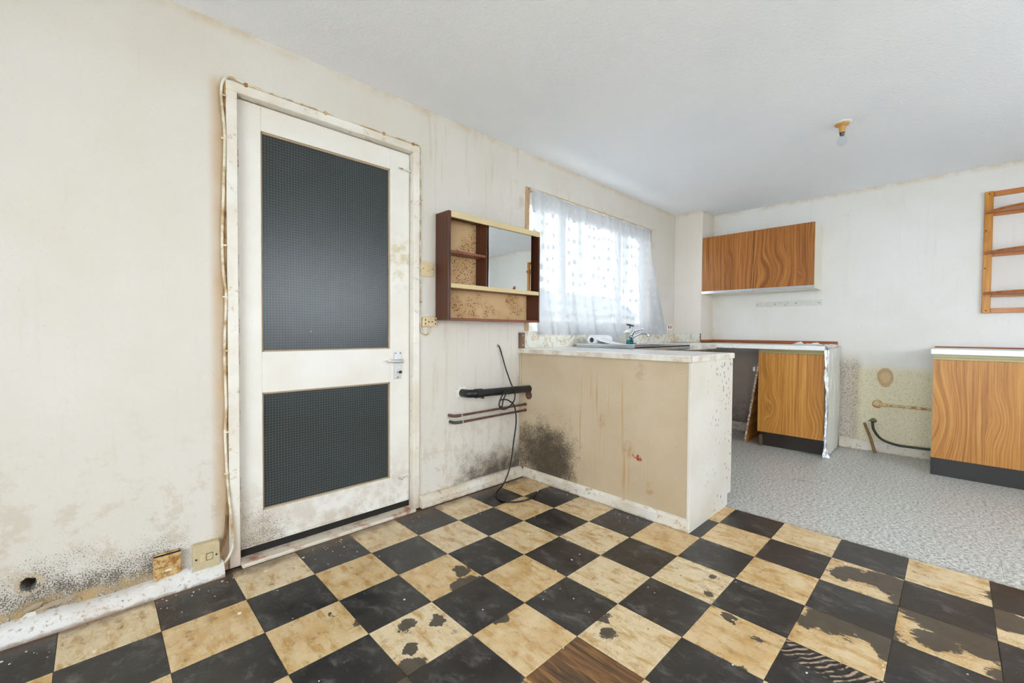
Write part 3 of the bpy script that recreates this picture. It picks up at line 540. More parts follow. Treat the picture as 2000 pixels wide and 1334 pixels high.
# ---- switches and sockets on the left wall
s = thing('light_switch', (.240, 0, 1.36), 'square yellowed light switch above the socket by the door', 'switch')
MB().box(.198, .284, -.012, 0, 1.364, 1.450).build('plate', 'cream_plastic', s, bevel=.004, seg=2)
MB().box(.234, .250, -.017, -.010, 1.394, 1.420).build('rocker', 'cream_plastic', s, bevel=.002)
for x in (.210, .272): MB().lathe((x, -.0115, 1.407), [(.0035, 0), (.003, .0015)], 8, (0, -1, 0)).build('screw', 'dark_hole', s)
s = thing('wall_socket', (.252, 0, 1.066), 'small cream double socket low beside the cabinet and door frame', 'socket')
MB().box(.205, .303, -.022, 0, 1.066, 1.124).build('plate', 'cream_plastic', s, bevel=.008, seg=3)
for x, z in ((.219, 1.106), (.219, 1.084), (.289, 1.106), (.289, 1.084)): MB().box(x-.003, x+.003, -.0232, -.020, z-.005, z+.005).build('slot', 'dark_hole', s)
for x in (.243, .266): MB().box(x-.005, x+.005, -.0232, -.020, 1.092, 1.098).build('slot', 'dark_hole', s)
for x, z in ((.255, 1.112), (.235, 1.075), (.274, 1.076)): MB().lathe((x, -.0215, z), [(.002, 0), (.002, .001)], 8, (0, -1, 0)).build('screw', 'dark_hole', s)
s = thing('blanking_plate', (-.976, 0, .052), 'rust stained outlet box low on the mouldy wall', 'outlet')
MB().box(-1.019, -.932, -.020, 0, .050, .150).build('back_box', 'rust_stained_plastic', s, bevel=.003)
MB().box(-1.018, -.933, -.026, -.020, .050, .100).build('lower_cover', 'rust_stained_plastic', s, bevel=.002)
MB().box(-1.018, -.933, -.027, -.020, .1010, .143).build('upper_cover', 'rust_stained_plastic', s, bevel=.002)
MB().box(-.984, -.964, -.0285, -.0255, .080, .087).build('clip_slot', 'white_plastic', s, bevel=.001)
MB().box(-1.0185, -.934, -.0225, -.019, .1435, .1485).build('gap', 'dark_hole', s)
s = thing('fused_spur', (-.855, 0, .045), 'cream fused switch box hanging by the door frame foot', 'switch')
MB().box(-.895, -.806, -.036, 0, .046, .150).build('back_box', 'aged_cream_plastic', s, bevel=.003)
MB().box(-.897, -.804, -.044, -.036, .048, .146).build('face_plate', 'aged_cream_plastic', s, bevel=.003)
MB().box(-.876, -.855, -.047, -.043, .082, .112).build('fuse_holder', 'cream_plastic', s, bevel=.002)
MB().box(-.851, -.830, -.048, -.043, .085, .110).build('rocker', 'aged_cream_plastic', s, bevel=.002)
MB().box(-.8525, -.829, -.0448, -.0430, .083, .112).build('rocker_gap', 'dark_hole', s)
for x in (-.886, -.817): MB().lathe((x, -.0435, .097), [(.0042, 0), (.0038, .0015)], 8, (0, -1, 0)).build('screw', 'dark_hole', s)

# ================================================================== WALL CABINET WITH MIRROR
c = thing('mirror_cabinet', (.698, -.065, 1.106), 'dark walnut open wall cabinet with sliding mirror and cream shelves', 'cabinet')
CX0, CX1, CZ0, CZ1, CY = .303, 1.093, 1.106, 1.743, -.130
MB().box(CX0, CX0+.019, CY, 0, CZ0, CZ1).build('side_panel', 'walnut_side', c, bevel=.0015)
MB().box(CX1-.012, CX1, CY, 0, CZ0, CZ1-.004).build('side_panel', 'walnut_side', c, bevel=.0015)
MB().box(CX0+.019, CX1-.012, CY, 0, CZ1-.016, CZ1-.002).build('top_panel', 'walnut_side', c)
MB().box(CX0+.019, CX1-.004, CY-.004, CY+.008, CZ1-.036, CZ1-.001).build('top_rail', 'cream_laminate', c, bevel=.001, label='cream top rail')
MB().box(CX0+.019, CX1-.012, CY+.002, 0, CZ0, CZ0+.014).build('bottom_panel', 'walnut_shelf', c, bevel=.001)
MB().box(CX0+.019, CX1-.012, -.012, -.004, CZ0+.014, CZ1-.016).build('back_panel', 'chipboard_stained', c, label='stained buff back board')
MB().box(CX0+.019, CX1-.012, CY+.001, -.012, 1.298, 1.318).build('long_shelf', 'walnut_shelf', c)
MB().box(CX0+.019, CX1-.012, CY-.003, CY+.001, 1.296, 1.322).build('shelf_lip', 'cream_laminate', c, bevel=.001)
MB().box(CX0+.019, .608, CY+.022, -.012, 1.506, 1.521).build('short_shelf', 'walnut_shelf', c, bevel=.001)
MB().box(.606, .620, CY+.018, -.012, 1.318, CZ1-.016).build('divider', 'walnut_side', c)
mdo = MB().box(.622, 1.012, CY+.009, CY+.013, 1.321, 1.710).build('mirror_door', 'mirror_glass', c, bevel=.0006, label='sliding mirror panel')
MB().tube(smoothpath([(.70, -.004, CZ1-.01), (.70, -.006, CZ1+.012), (.704, -.006, CZ1+.020), (.708, -.006, CZ1+.012), (.708, -.004, CZ1-.01)], 5), .0018, 6).build('hanging_loop', 'dark_hole', c, smooth=True)

# ================================================================== WINDOW + CURTAIN
w = thing('window_1', (2.0, .08, WZ0), 'white framed kitchen window with three lights behind lace', 'window', kind='structure'); del w['category']
FY0, FY1 = .052, .105
MB().box(WX0, WX0+.05, FY0, FY1, WZ0, WZ1).build('frame_post', 'upvc_white', w, bevel=.003)
MB().box(WX1-.05, WX1, FY0, FY1, WZ0, WZ1).build('frame_post', 'upvc_white', w, bevel=.003)
MB().box(WX0, WX1, FY0, FY1, WZ1-.10, WZ1).build('frame_head', 'upvc_white', w, bevel=.003)
MB().box(WX0, WX1, FY0, FY1, WZ0, WZ0+.095).build('frame_sill', 'upvc_white', w, bevel=.003)
for x in (1.58, 2.42): MB().box(x-.03, x+.03, FY0, FY1, WZ0+.095, WZ1-.10).build('mullion', 'upvc_white', w, bevel=.003)
for a, b in ((WX0+.05, 1.55), (1.61, 2.39), (2.45, WX1-.05)): MB().box(a, b, .080, .084, WZ0+.095, WZ1-.10).build('glass_pane', 'window_glass', w)
MB().box(WX0, WX1, -.012, FY0, WZ0-.001, WZ0+.012).build('window_board', 'frame_paint', w, bevel=.002)
MB().box(WX0-.028, WX0+.012, -.010, .05, WZ0+.012, WZ1+.004).build('reveal_lining', 'window_timber', w, bevel=.002)
MB().box(WX1-.010, WX1+.014, -.008, .05, WZ0+.012, WZ1+.004).build('reveal_lining', 'window_timber', w, bevel=.002)
MB().box(WX0, WX1, -.006, .05, WZ1-.004, WZ1+.006).build('reveal_lining', 'window_timber', w, bevel=.002)
def cur(u, v):                                      # u across, v from top (0) to hem (1)
    x0 = 1.106+.075*v**2.5; x1 = 2.835+.25*max(0, v-.30)**.85*1.25; x1 = min(x1, 3.09)
    x = x0+(x1-x0)*(u+.012*math.sin(9*u*PI)*v)
    top = 2.076-.010*math.sin(PI*u)+.004*math.sin(60*u)
    hem = 1.012
    tail = math.exp(-((x-2.10)/.13)**2)*min(1, v/.3)
    hem -= .068*tail
    gap = math.exp(-((x-2.42)/.10)**2); hem += .045*gap
    zig = .012*abs(math.sin(x*PI/.030)) if v > .97 else 0.0
    z = top+(hem-top)*v+zig
    amp = .006+.020*v; fold = math.sin(u*52+2.2*math.sin(u*11))*.7+math.sin(u*29+1.0)*.5+.4*math.sin(u*97)
    yy = -.036+amp*fold*.8-.055*v*v*tail-.012*v - (.05*max(0, (u-.85)/.15)*v if u > .85 else 0)
    return (x, yy, z)
ct = thing('lace_curtain', (2.0, -.04, 1.0), 'white patterned lace net curtain hanging across the kitchen window', 'curtain')
MB().grid(cur, 300, 60).build('lace_panel', 'lace_net', ct, smooth=True)
MB().tube([(WX0-.01, -.030, 2.074), (2.0, -.032, 2.062), (WX1-.02, -.030, 2.072)], .003, 8).build('curtain_wire', 'white_plastic', ct, smooth=True)
for x in (WX0-.008, WX1-.018): MB().tube([(x, -.004, 2.074), (x, -.03, 2.074), (x, -.034, 2.080)], .0022, 6).build('hook', 'dark_hole', ct)

# ---- outside: unseen ground made pale to bounce light, house and fence faintly seen
MB().box(-2.9, 40, .6, 40, -.4, -.3).build('bounce_paving', 'pale_bounce_paving', kind='structure')
MB().box(-14, -2.9, -4.9, 12, -.4, -.3).build('bounce_paving', 'pale_bounce_paving', kind='structure')
MB().box(-8, 10, -30, -4.9, -.4, -.3).build('bounce_paving', 'pale_bounce_paving', kind='structure')
hs = thing('neighbouring_house', (20, 20, -.3), 'pale neighbouring house glimpsed through the lace curtain', 'house')
MB().box(6, 34, 18, 23, -.3, 2.4).build('house_wall', 'house_brick', hs)
MB().prism([(17.6, 2.4), (23.4, 2.4), (20.5, 4.3)], 'x', 5.7, 34.3).build('roof', 'house_roof', hs)
fn = thing('garden_fence', (7, 6, -.3), 'pale board fence outside the kitchen window', 'fence')
for k in range(30): MB().box(1.0+k*.36, 1.0+k*.36+.345, 6.0, 6.03, -.3, 1.25).build('fence_board', 'garden_fence', fn)

# ---- unseen window added in the opposite wall to let daylight in
w2 = thing('added_window_right', ((PX0+PX1)/2, YR-.06, PZ0), 'wide white window added out of view opposite the door to light the room', 'window', kind='structure'); del w2['category']
for x in [PX0+.03]+[PX0+(PX1-PX0)*k/3 for k in (1, 2)]+[PX1-.03]: MB().box(x-.03, x+.03, YR-.09, YR-.04, PZ0, PZ1).build('frame_post', 'upvc_white', w2, bevel=.003)
for z in (PZ0+.03, PZ1-.03): MB().box(PX0, PX1, YR-.09, YR-.04, z-.03, z+.03).build('frame_rail', 'upvc_white', w2, bevel=.003)
for k in range(3):
    a = PX0+(PX1-PX0)*k/3+.03; b = PX0+(PX1-PX0)*(k+1)/3-.03
    MB().box(a, b, YR-.068, YR-.064, PZ0+.06, PZ1-.06).build('glass_pane', 'window_glass', w2)

w3 = thing('added_window_rear', (XR-.06, (QY0+QY1)/2, QZ0), 'wide glazed garden doors added unseen behind the camera to light the room', 'window', kind='structure'); del w3['category']  # doors out of view, added so more daylight reaches surfaces facing the camera
for k in range(5):
    y = QY0+(QY1-QY0)*k/4; y = min(max(y, QY0+.035), QY1-.035); MB().box(XR-.09, XR-.04, y-.035, y+.035, QZ0, QZ1).build('frame_post', 'upvc_white', w3, bevel=.003)
for z in (QZ0+.04, QZ1-.04): MB().box(XR-.09, XR-.04, QY0, QY1, z-.04, z+.04).build('frame_rail', 'upvc_white', w3, bevel=.003)
for k in range(4):
    a = QY0+(QY1-QY0)*k/4+.03; b = QY0+(QY1-QY0)*(k+1)/4-.03; MB().box(XR-.068, XR-.064, a, b, QZ0+.08, QZ1-.08).build('glass_pane', 'window_glass', w3)

# ================================================================== PENINSULA
pn = thing('peninsula_unit', (1.32, -.62, 0), 'cream painted peninsula counter base with mould in its corner', 'counter')
MB().box(1.036, 1.054, -1.233, -.002, 0.0, .887).build('front_panel', 'peninsula_front_paint', pn, bevel=.0015, label='tan front panel with mould and drips')
MB().prism([(1.022, 0), (1.555, 0), (1.555, .07), (1.61, .07), (1.61, .887), (1.022, .887)], 'y', -1.250, -1.233).build('end_panel', 'peninsula_end_paint', pn, bevel=.0015, label='white chipped end panel')
for y0, y1 in ((-1.225, -.83), (-.825, -.62)): MB().box(1.592, 1.61, y0, y1, .13, .88).build('door', 'white_carcass', pn, bevel=.002)
MB().box(1.535, 1.55, -1.232, -.60, 0, .12).build('kick_board', 'kick_board', pn)
MB().box(1.022, 1.040, -.014, -.002, .0, .887).build('corner_fillet', 'peninsula_front_paint', pn, bevel=.003)
pw = thing('peninsula_worktop', (1.3, -.62, .887), 'white laminate worktop on the peninsula counter', 'worktop')
MB().box(1.006, 1.612, -1.256, -.001, .888, .9205).build('slab', 'worktop_laminate', pw, bevel=.004, seg=2)
MB().box(1.004, 1.0065, -1.2575, -.001, .889, .918).build('edge_strip', 'worktop_edge', pw)
MB().box(1.004, 1.612, -1.2585, -1.2555, .889, .918).build('edge_strip', 'worktop_edge', pw)
b = thing('splashback_strip', (1.02, -.02, .92), 'brown wooden end strip screwed at the end of the splashback', 'strip')
MB().box(1.012, 1.050, -.030, 0, .921, 1.034).build('strip', 'brown_strip', b, bevel=.002)
for z in (.945, 1.012): MB().lathe((1.031, -.0295, z), [(.005, 0), (.004, .002)], 10, (0, -1, 0)).build('screw', 'hook_metal', b)
MB().box(1.051, 3.438, -.010, 0, .9215, 1.033).build('splashback', 'marble_splashback', None, 'veined marble splashback panel along the wall under the window', 'splashback', bevel=.001)
MB().box(3.440, 3.4495, -.300, -.002, .940, 1.033).build('splashback', 'marble_splashback', None, 'short marble splashback panel across the boxing column', 'splashback', bevel=.001)
MB().box(3.438, 3.452, -.308, -.3005, .940, 1.035).build('splashback_trim', 'brown_strip', None, 'dark end trim of the short splashback on the boxing', 'trim', bevel=.001)

# ---- pipes by the corner
p = thing('waste_pipe', (.75, -.07, .61), 'thick black plastic waste pipe running into the peninsula panel', 'pipe')
MB().tube(smoothpath([(.505, .02, .648), (.505, -.02, .648), (.512, -.062, .648), (.545, -.083, .648), (.60, -.088, .647)], 6), .026, 16).build('elbow', 'pipe_black', p, smooth=True)
MB().tube([(.545, -.086, .648), (.595, -.088, .647)], .030, 18).build('collar', 'pipe_black', p, smooth=True)
MB().tube([(.58, -.088, .647), (1.0355, -.090, .636)], .025, 18).build('pipe_run', 'pipe_black', p, smooth=True)
hb = MB()
for i in range(20):
    a0, a1 = 2*PI*i/20, 2*PI*(i+1)/20; R0, R1 = .046+.012*math.sin(i*2.3), .046+.012*math.sin((i+1)*2.3)
    if i == 19: R1 = .046
    hb.add([(.503+.020*math.cos(a0), -.004, .648+.022*math.sin(a0)), (.503+.020*math.cos(a1), -.004, .648+.022*math.sin(a1)), (.503+R1*math.cos(a1), -.0015, .645+R1*math.sin(a1)), (.503+R0*math.cos(a0), -.0015, .645+R0*math.sin(a0))], [(0, 1, 2, 3)])
hb.build('plaster_patch', 'flake_white', p, solid=.004)
MB().box(.66, .672, -.028, 0, .595, .612).build('pipe_bracket', 'old_copper', None, 'small rusty bracket below the black waste pipe', 'bracket', bevel=.003)
MB().lathe((1.0355, -.086, .590), [(.030, 0), (.030, .003), (.026, .004)], 18, (-1, 0, 0)).build('pipe_collar_cover', 'old_copper', None, 'round brown cover plate under the waste pipe end', 'cover plate', smooth=True)
for nm, z, x0, mat, lb in (('copper_pipe', .520, .405, 'old_copper', 'upper of two thin copper pipes under the black pipe'), ('copper_pipe', .478, .413, 'green_copper', 'lower of two thin copper pipes under the black pipe')):
    p = thing(nm, (.7, -.05, z), lb, 'pipe', 'copper pipes in the corner')
    MB().tube(smoothpath([(x0, .01, z-.003), (x0, -.030, z-.003), (x0+.008, -.048, z-.003), (x0+.03, -.054, z-.003), (x0+.05, -.055, z-.003)], 5), .0098, 12).build('elbow', mat, p, smooth=True)
    MB().tube([(x0+.045, -.055, z-.003), (1.0355, -.057, z+.002)], .0078, 12).build('pipe_run', 'old_copper', p, smooth=True)
    MB().tube([(x0+.052, -.055, z-.003), (x0+.058, -.055, z-.003)], .0100, 12).build('solder_ring', 'hook_metal', p, smooth=True)
    MB().tube([(1.020, -.057, z+.002), (1.0355, -.057, z+.002)], .011, 12).build('end_collar', 'old_copper', p, smooth=True)
cb = [(.812, .002, .944), (.815, -.014, .935), (.843, -.016, .865), (.866, -.03, .775), (.862, -.08, .69), (.835, -.120, .668), (.775, -.128, .655), (.728, -.124, .60), (.722, -.118, .555), (.75, -.120, .528), (.80, -.124, .535), (.850, -.126, .575), (.858, -.124, .625), (.83, -.121, .660),
      (.78, -.130, .640), (.745, -.132, .59), (.738, -.128, .55), (.735, -.122, .545), (.722, -.116, .560), (.735, -.118, .590), (.785, -.124, .588), (.845, -.118, .555), (.880, -.105, .515), (.897, -.10, .424), (.873, -.10, .284), (.832, -.11, .13), (.76, -.125, .035), (.672, -.150, .0055), (.622, -.205, .005), (.605, -.270, .005), (.64, -.338, .005), (.72, -.372, .005), (.80, -.360, .005), (.870, -.325, .006)]
k = thing('black_cord', (.7, -.2, 0), 'black cord knotted over the pipes and trailing onto the tiles', 'cord')
MB().tube(smoothpath(cb, 6), .0048, 8).build('cord_run', 'cable_black', k, smooth=True)
MB().tube([(.868, -.327, .006), (.885, -.314, .008)], .006, 8).build('cord_end', 'hook_metal', k, smooth=True)
MB().lathe((.812, -.0005, .944), [(.013, 0), (.010, .003), (.006, .005)], 10, (0, -1, 0)).build('wall_grommet', 'plaster_raw', k)

# ================================================================== SINK RUN
lw = thing('corner_worktop', (3.1, -.3, .90), 'white worktop in the far corner beside the sink', 'worktop')
MB().prism([(2.565, -.011), (2.565, -.575), (3.160, -.575), (3.160, -.300), (3.4385, -.300), (3.4385, -.011)], 'z', .888, .930).build('slab', 'worktop_laminate', lw, bevel=.002)
MB().box(2.564, 3.158, -.5775, -.5745, .889, .928).build('edge_strip', 'worktop_edge', lw)
sk = thing('sink_unit', (2.1, -.3, .89), 'stainless steel sink top with ribbed drainer under the window', 'sink')
sx0, sx1, sy0, sy1, szt = 1.622, 2.560, -.575, -.050, .932
bm_ = MB(); bx = (2.10, 2.50, -.47, -.16)
bm_.box(sx0, bx[0], sy0, sy1, szt-.008, szt); bm_.box(bx[1], sx1, sy0, sy1, szt-.008, szt); bm_.box(bx[0], bx[1], sy0, bx[2], szt-.008, szt); bm_.box(bx[0], bx[1], bx[3], sy1, szt-.008, szt)
bm_.build('deck', 'stainless', sk)
bw = MB()
for a in ((bx[0]-.004, bx[0], bx[2], bx[3]), (bx[1], bx[1]+.004, bx[2], bx[3]), (bx[0], bx[1], bx[2]-.004, bx[2]), (bx[0], bx[1], bx[3], bx[3]+.004)): bw.box(a[0], a[1], a[2], a[3], szt-.17, szt-.006)
bw.box(bx[0], bx[1], bx[2], bx[3], szt-.174, szt-.17); bw.build('bowl', 'stainless', sk)
for i in range(7): MB().box(1.68, 2.06, -.50+i*.055, -.49+i*.055, szt, szt+.004).build('drainer_rib', 'stainless', sk, bevel=.0015)
for a in ((sx0, sx0+.010, sy0, sy1, szt, szt+.020), (sx0, sx1, sy1-.010, sy1, szt, szt+.012), (sx0, sx1, sy0, sy0+.008, szt-.030, szt+.005), (sx1-.008, sx1, sy0, sy1, szt-.02, szt+.006)): MB().box(*a).build('rim', 'stainless', sk, bevel=.003)
sb = thing('sink_cabinet', (2.1, -.28, 0), 'plain white base cabinet under the sink', 'cabinet')
for x in (1.655, 2.53): MB().box(x, x+.016, -.53, -.02, 0, .886).build('side_panel', 'white_carcass', sb)
MB().box(1.671, 2.53, -.52, -.02, .13, .146).build('bottom_panel', 'white_carcass', sb)
for a, b2 in ((1.657, 2.098), (2.102, 2.545)): MB().box(a, b2, -.548, -.531, .13, .87).build('door', 'white_carcass', sb, bevel=.002)
MB().box(1.657, 2.545, -.49, -.475, 0, .128).build('kick_board', 'kick_board', sb)
t = thing('mixer_tap', (2.36, -.11, .944), 'chrome mixer tap with lever behind the sink bowl', 'tap')
MB().lathe((2.36, -.115, szt), [(.026, 0), (.026, .006), (.017, .014), (.016, .055), (.019, .062), (.019, .078), (.012, .088)], 18).build('body', 'chrome', t, smooth=True)
MB().tube(smoothpath([(2.36, -.12, .978), (2.372, -.15, 1.005), (2.392, -.20, 1.030), (2.408, -.245, 1.030), (2.412, -.258, 1.014)], 6), .0085, 12).build('spout', 'chrome', t, smooth=True)
MB().lathe((2.412, -.258, 1.004), [(.011, 0), (.012, .006), (.011, .018)], 12).build('nozzle', 'chrome', t, smooth=True)
MB().tube(smoothpath([(2.362, -.118, 1.018), (2.375, -.14, 1.052), (2.392, -.18, 1.066), (2.408, -.215, 1.072)], 6), [.013]*7+[.009]*8+[.007]*4, 10).build('lever', 'chrome', t, smooth=True)
t = thing('soap_bottle', (2.11, -.252, szt), 'clear pump bottle with teal soap beside the sink', 'bottle')
BX, BY = 2.112, -.250
MB().lathe((BX, BY, szt+.0005), [(.026, 0), (.029, .004), (.029, .045)], 20).build('soap', 'teal_soap', t, smooth=True)
MB().lathe((BX, BY, szt+.0005), [(.028, 0), (.031, .004), (.031, .105), (.026, .118), (.013, .124), (.013, .130)], 20).build('body', 'bottle_plastic', t, smooth=True)
MB().lathe((BX, BY, szt+.124), [(.016, 0), (.016, .016), (.009, .018)], 16).build('collar', 'white_plastic', t, smooth=True)
MB().lathe((BX, BY, szt+.140), [(.005, 0), (.005, .026)], 10).build('stem', 'cable_black', t, smooth=True)
MB().tube([(BX-.022, BY+.018, szt+.176), (BX-.005, BY+.002, szt+.172), (BX+.016, BY-.014, szt+.166), (BX+.026, BY-.022, szt+.162)], [.006, .007, .006, .004], 8).build('pump_head', 'cable_black', t, smooth=True)
lb = MB(); dn = Vector((-.75, -.66, 0)).normalized(); sd = Vector((.66, -.75, 0)).normalized(); cc = Vector((BX, BY, szt+.068))+dn*.0315+sd*.004
for i in range(14):
    a0, a1 = .7+i/14*4.9, .7+(i+1)/14*4.9
    q = lambda a, r: cc+sd*(r*math.cos(a))+Vector((0, 0, r*math.sin(a)))
    lb.add([q(a0, .008), q(a1, .008), q(a1, .014), q(a0, .014)], [(0, 1, 2, 3)])
lb.build('label_mark', 'label_navy', t, label='navy ring mark on the bottle', solid=.001)
t = thing('kitchen_roll', (1.76, -.18, szt+.004), 'white kitchen paper roll lying on the drainer', 'paper roll')
rp = MB(); RC = (1.648, -.185, szt+.046); n = 28
ring = lambda r, xx: [(xx, RC[1]+r*math.cos(2*PI*k/n), RC[2]+r*math.sin(2*PI*k/n)) for k in range(n)]
vs = ring(.041, RC[0])+ring(.041, RC[0]+.235)+ring(.020, RC[0])+ring(.020, RC[0]+.235)
fs = []
for k in range(n):
    k2 = (k+1) % n; fs += [(k, k2, n+k2, n+k), (2*n+k, 3*n+k, 3*n+k2, 2*n+k2), (k, 2*n+k, 2*n+k2, k2), (n+k, n+k2, 3*n+k2, 3*n+k)]
rp.add(vs, fs).build('roll', 'paper_white', t, smooth=True)
cr = MB(); vs = ring(.0202, RC[0]+.0008)+ring(.0202, RC[0]+.234)+ring(.0185, RC[0]+.0008)+ring(.0185, RC[0]+.234); cr.add(vs, fs).build('card_core', 'card_core', t, smooth=True)
def sheet(u, v):
    return (1.66+.21*u+.12*v*v, RC[1]-.035-.16*v+.004*math.sin(9*u), max(szt+.006, RC[2]+.012-.06*v**.6)+.006*math.sin(5*u+3*v))
MB().grid(sheet, 12, 10).build('loose_sheet', 'paper_white', t, smooth=True, solid=.0006)
s = thing('sink_socket', (3.34, 0, 1.06), 'white socket with red switches above the far splashback', 'socket')
MB().box(3.272, 3.412, -.012, 0, 1.062, 1.132).build('plate', 'white_plastic', s, bevel=.004)
for x in (3.315, 3.368): MB().box(x-.008, x+.008, -.016, -.011, 1.085, 1.115).build('rocker', 'red_switch', s, bevel=.001)

# ================================================================== BACK WALL RUN
bw_ = thing('back_worktop', (3.46, -.87, .90), 'white worktop along the end wall over the single teak door', 'worktop')
MB().box(3.1615, XB, -1.440, -.3065, .899, .937).build('slab', 'worktop_laminate', bw_, bevel=.003, seg=2)
MB().box(3.1595, 3.1625, -1.440, -.575, .900, .936).build('edge_strip', 'worktop_laminate', bw_)
MB().box(XB-.022, XB, -1.435, -.3065, .938, .968).build('upstand_batten', 'batten_wood', None, 'reddish wooden upstand along the back of the end wall worktop', 'batten', bevel=.003)
MB().box(3.453, XB-.023, -.328, -.3065, .938, .968).build('upstand_batten', 'batten_wood', None, 'short reddish wooden upstand along the boxing side', 'batten', bevel=.003)
cbn = thing('base_cabinet', (3.5, -1.185, 0), 'teak fronted base cabinet under the end wall worktop', 'cabinet')
for y in (-1.437, -.951): MB().prism([(3.302, 0), (XB-.02, 0), (XB-.02, .898), (3.222, .898), (3.222, .139), (3.302, .139)], 'y', y, y+.016).build('side_panel', 'white_carcass', cbn)
MB().box(3.222, XB-.02, -1.421, -.951, .142, .158).build('bottom_panel', 'white_carcass', cbn)
MB().box(XB-.03, XB-.02, -1.421, -.951, .136, .898).build('back_panel', 'white_carcass', cbn)
MB().box(3.202, 3.220, -1.436, -.936, .140, .862).build('door', 'teak_base_door', cbn, bevel=.0015)
hr = MB().prism([(3.200, .863), (3.222, .863), (3.222, .897), (3.206, .897), (3.206, .880), (3.200, .878)], 'y', -1.436, -.936).build('handle_rail', 'brass_rail', cbn)
MB().box(3.286, 3.302, -1.437, -.94, 0, .139).build('kick_board', 'kick_board', cbn, bevel=.002)
MB().box(3.255, 3.300, -.958, -.936, 0, .10).build('torn_corner', 'brown_strip', cbn, bevel=.004)
def foilf(u, v):
    x = 3.19+(XB-.03-3.19)*u; z = .012+(.915-.012)*v
    n_ = mnoise.noise((x*9, z*3, 2.0))*.014+mnoise.noise((x*30, z*9, 5.0))*.006
    return (x+.012*mnoise.noise((z*6, 3, 1))*(1-u), -1.4555+n_-.010*(1-v)*(1-u), z)
fo = thing('foil_sheet', (3.48, -1.455, 0), 'crumpled silver foil sheet hanging over the cabinet side', 'foil')
MB().grid(foilf, 24, 60).build('side_sheet', 'foil', fo, smooth=False, solid=.0008)
def foil2(u, v):
    z = .005+.90*v; wd = .012+.020*abs(mnoise.noise((z*8, 1.5, 0)))+.025*max(0, v-.65)+(.03*(.12-v)/.12 if v < .12 else 0)
    return (3.192-.012*u+.010*mnoise.noise((z*14, u*3, 4)), -1.4625+wd*u*1.0+.004*mnoise.noise((z*20, u*4, 9))-(.03*(.1-v)/.1 if v < .1 else 0), z)
MB().grid(foil2, 5, 70).build('torn_edge', 'foil_bright', fo, solid=.0008)
def foil3(u, v):
    x = 3.18+.57*u; return (x, -1.462+.085*v+.012*mnoise.noise((x*9, v*3, 0)), .9385+.014*abs(mnoise.noise((x*18, v*5, 3)))-(.018*(1-v/.3) if v < .3 else 0))
MB().grid(foil3, 24, 6).build('top_fold', 'foil_bright', fo, solid=.0008)
for nm, (cx, cy), w_, lb_ in (('paper_scrap', (3.62, -1.16), .07, 'crumpled white scrap on the end wall worktop, nearest the corner'), ('paper_scrap', (3.55, -1.29), .10, 'crumpled white scrap on the end wall worktop, beside the foil')):
    MB().grid(lambda u, v: (cx+(u-.5)*w_, cy+(v-.5)*w_*1.4, .940+.030*abs(mnoise.noise((u*4+cx*9, v*4, 1)))*math.sin(PI*u)*math.sin(PI*v)*1.6), 10, 10).build(nm, 'paper_white', None, lb_, 'scrap', solid=.0008)
lp = thing('loose_door', (3.4, -.86, 0), 'loose cabinet board leaning against the base cabinet side', 'board')
yb, yt, zt = -.806, -.928, .772
lean = lambda y, z: (y, z)
MB().prism([(yb, 0.003), (yb-.016, 0), (yt-.006, zt), (yt+.010, zt+.003)], 'x', 3.252, 3.72).build('panel', 'teak_base_door', lp, bevel=.0015)
MB().prism([(yb, 0.0035), (yb-.0158, 0.0005), (yt-.0058, zt), (yt+.0098, zt+.0028)], 'x', 3.249, 3.2518).build('edge_band', 'chipped_edge', lp)
MB().box(3.235, 3.262, -.895, -.880, .685, .725).build('catch', 'white_plastic', lp, bevel=.002)

# ---- wall cabinet
u = thing('wall_cabinet', (3.61, -.8, 1.45), 'white wall cabinet with two teak doors on the end wall', 'cabinet')
UX, UY0, UY1, UZ0, UZ1 = 3.455, -1.298, -.3065, 1.452, 2.040
for y in (UY0, UY1-.016): MB().box(UX+.018, XB, y, y+.016, UZ0, UZ1).build('side_panel', 'white_carcass', u, bevel=.001)
MB().box(UX+.018, XB, UY0+.016, UY1-.016, UZ1-.016, UZ1).build('top_panel', 'white_carcass', u)
MB().box(UX+.018, XB, UY0+.016, UY1-.016, UZ0, UZ0+.016).build('bottom_panel', 'white_carcass', u)
MB().box(XB-.006, XB, UY0+.016, UY1-.016, UZ0, UZ1).build('back_panel', 'white_carcass', u)
for y0, y1 in ((UY0+.002, -.8035), (-.8005, UY1-.001)):
    d = MB().box(UX, UX+.017, y0, y1, UZ0+.026, UZ1+.003).build('door', 'teak_wall_door', u, bevel=.0012)
    MB().prism([(UX-.006, UZ0+.001), (UX+.017, UZ0+.001), (UX+.017, UZ0+.0255), (UX-.002, UZ0+.0255)], 'y', y0, y1).build('handle_rail', 'aluminium_rail', d)
# ---- hook rail
r = thing('hook_rail', (XB, -1.02, 1.31), 'pale metal rail with nine small hooks under the wall cabinet', 'hook rail')
MB().box(XB-.004, XB, -1.306, -.738, 1.310, 1.362).build('strip', 'hook_metal', r, bevel=.0015)
for i in range(9):
    y = -.770-i*.0625; MB().tube(smoothpath([(XB-.004, y, 1.342), (XB-.016, y-.004, 1.336), (XB-.026, y-.010, 1.332), (XB-.030, y-.016, 1.340), (XB-.030, y-.018, 1.348)], 4), .0026, 6).build('hook', 'hook_metal', r, smooth=True)
for y in (-.752, -.915, -1.00, -1.098, -1.285): MB().lathe((XB-.0035, y, 1.334 if y != -1.0 else 1.322), [(.0045, 0), (.004, .0015)], 8, (-1, 0, 0)).build('screw', 'dark_hole', r)

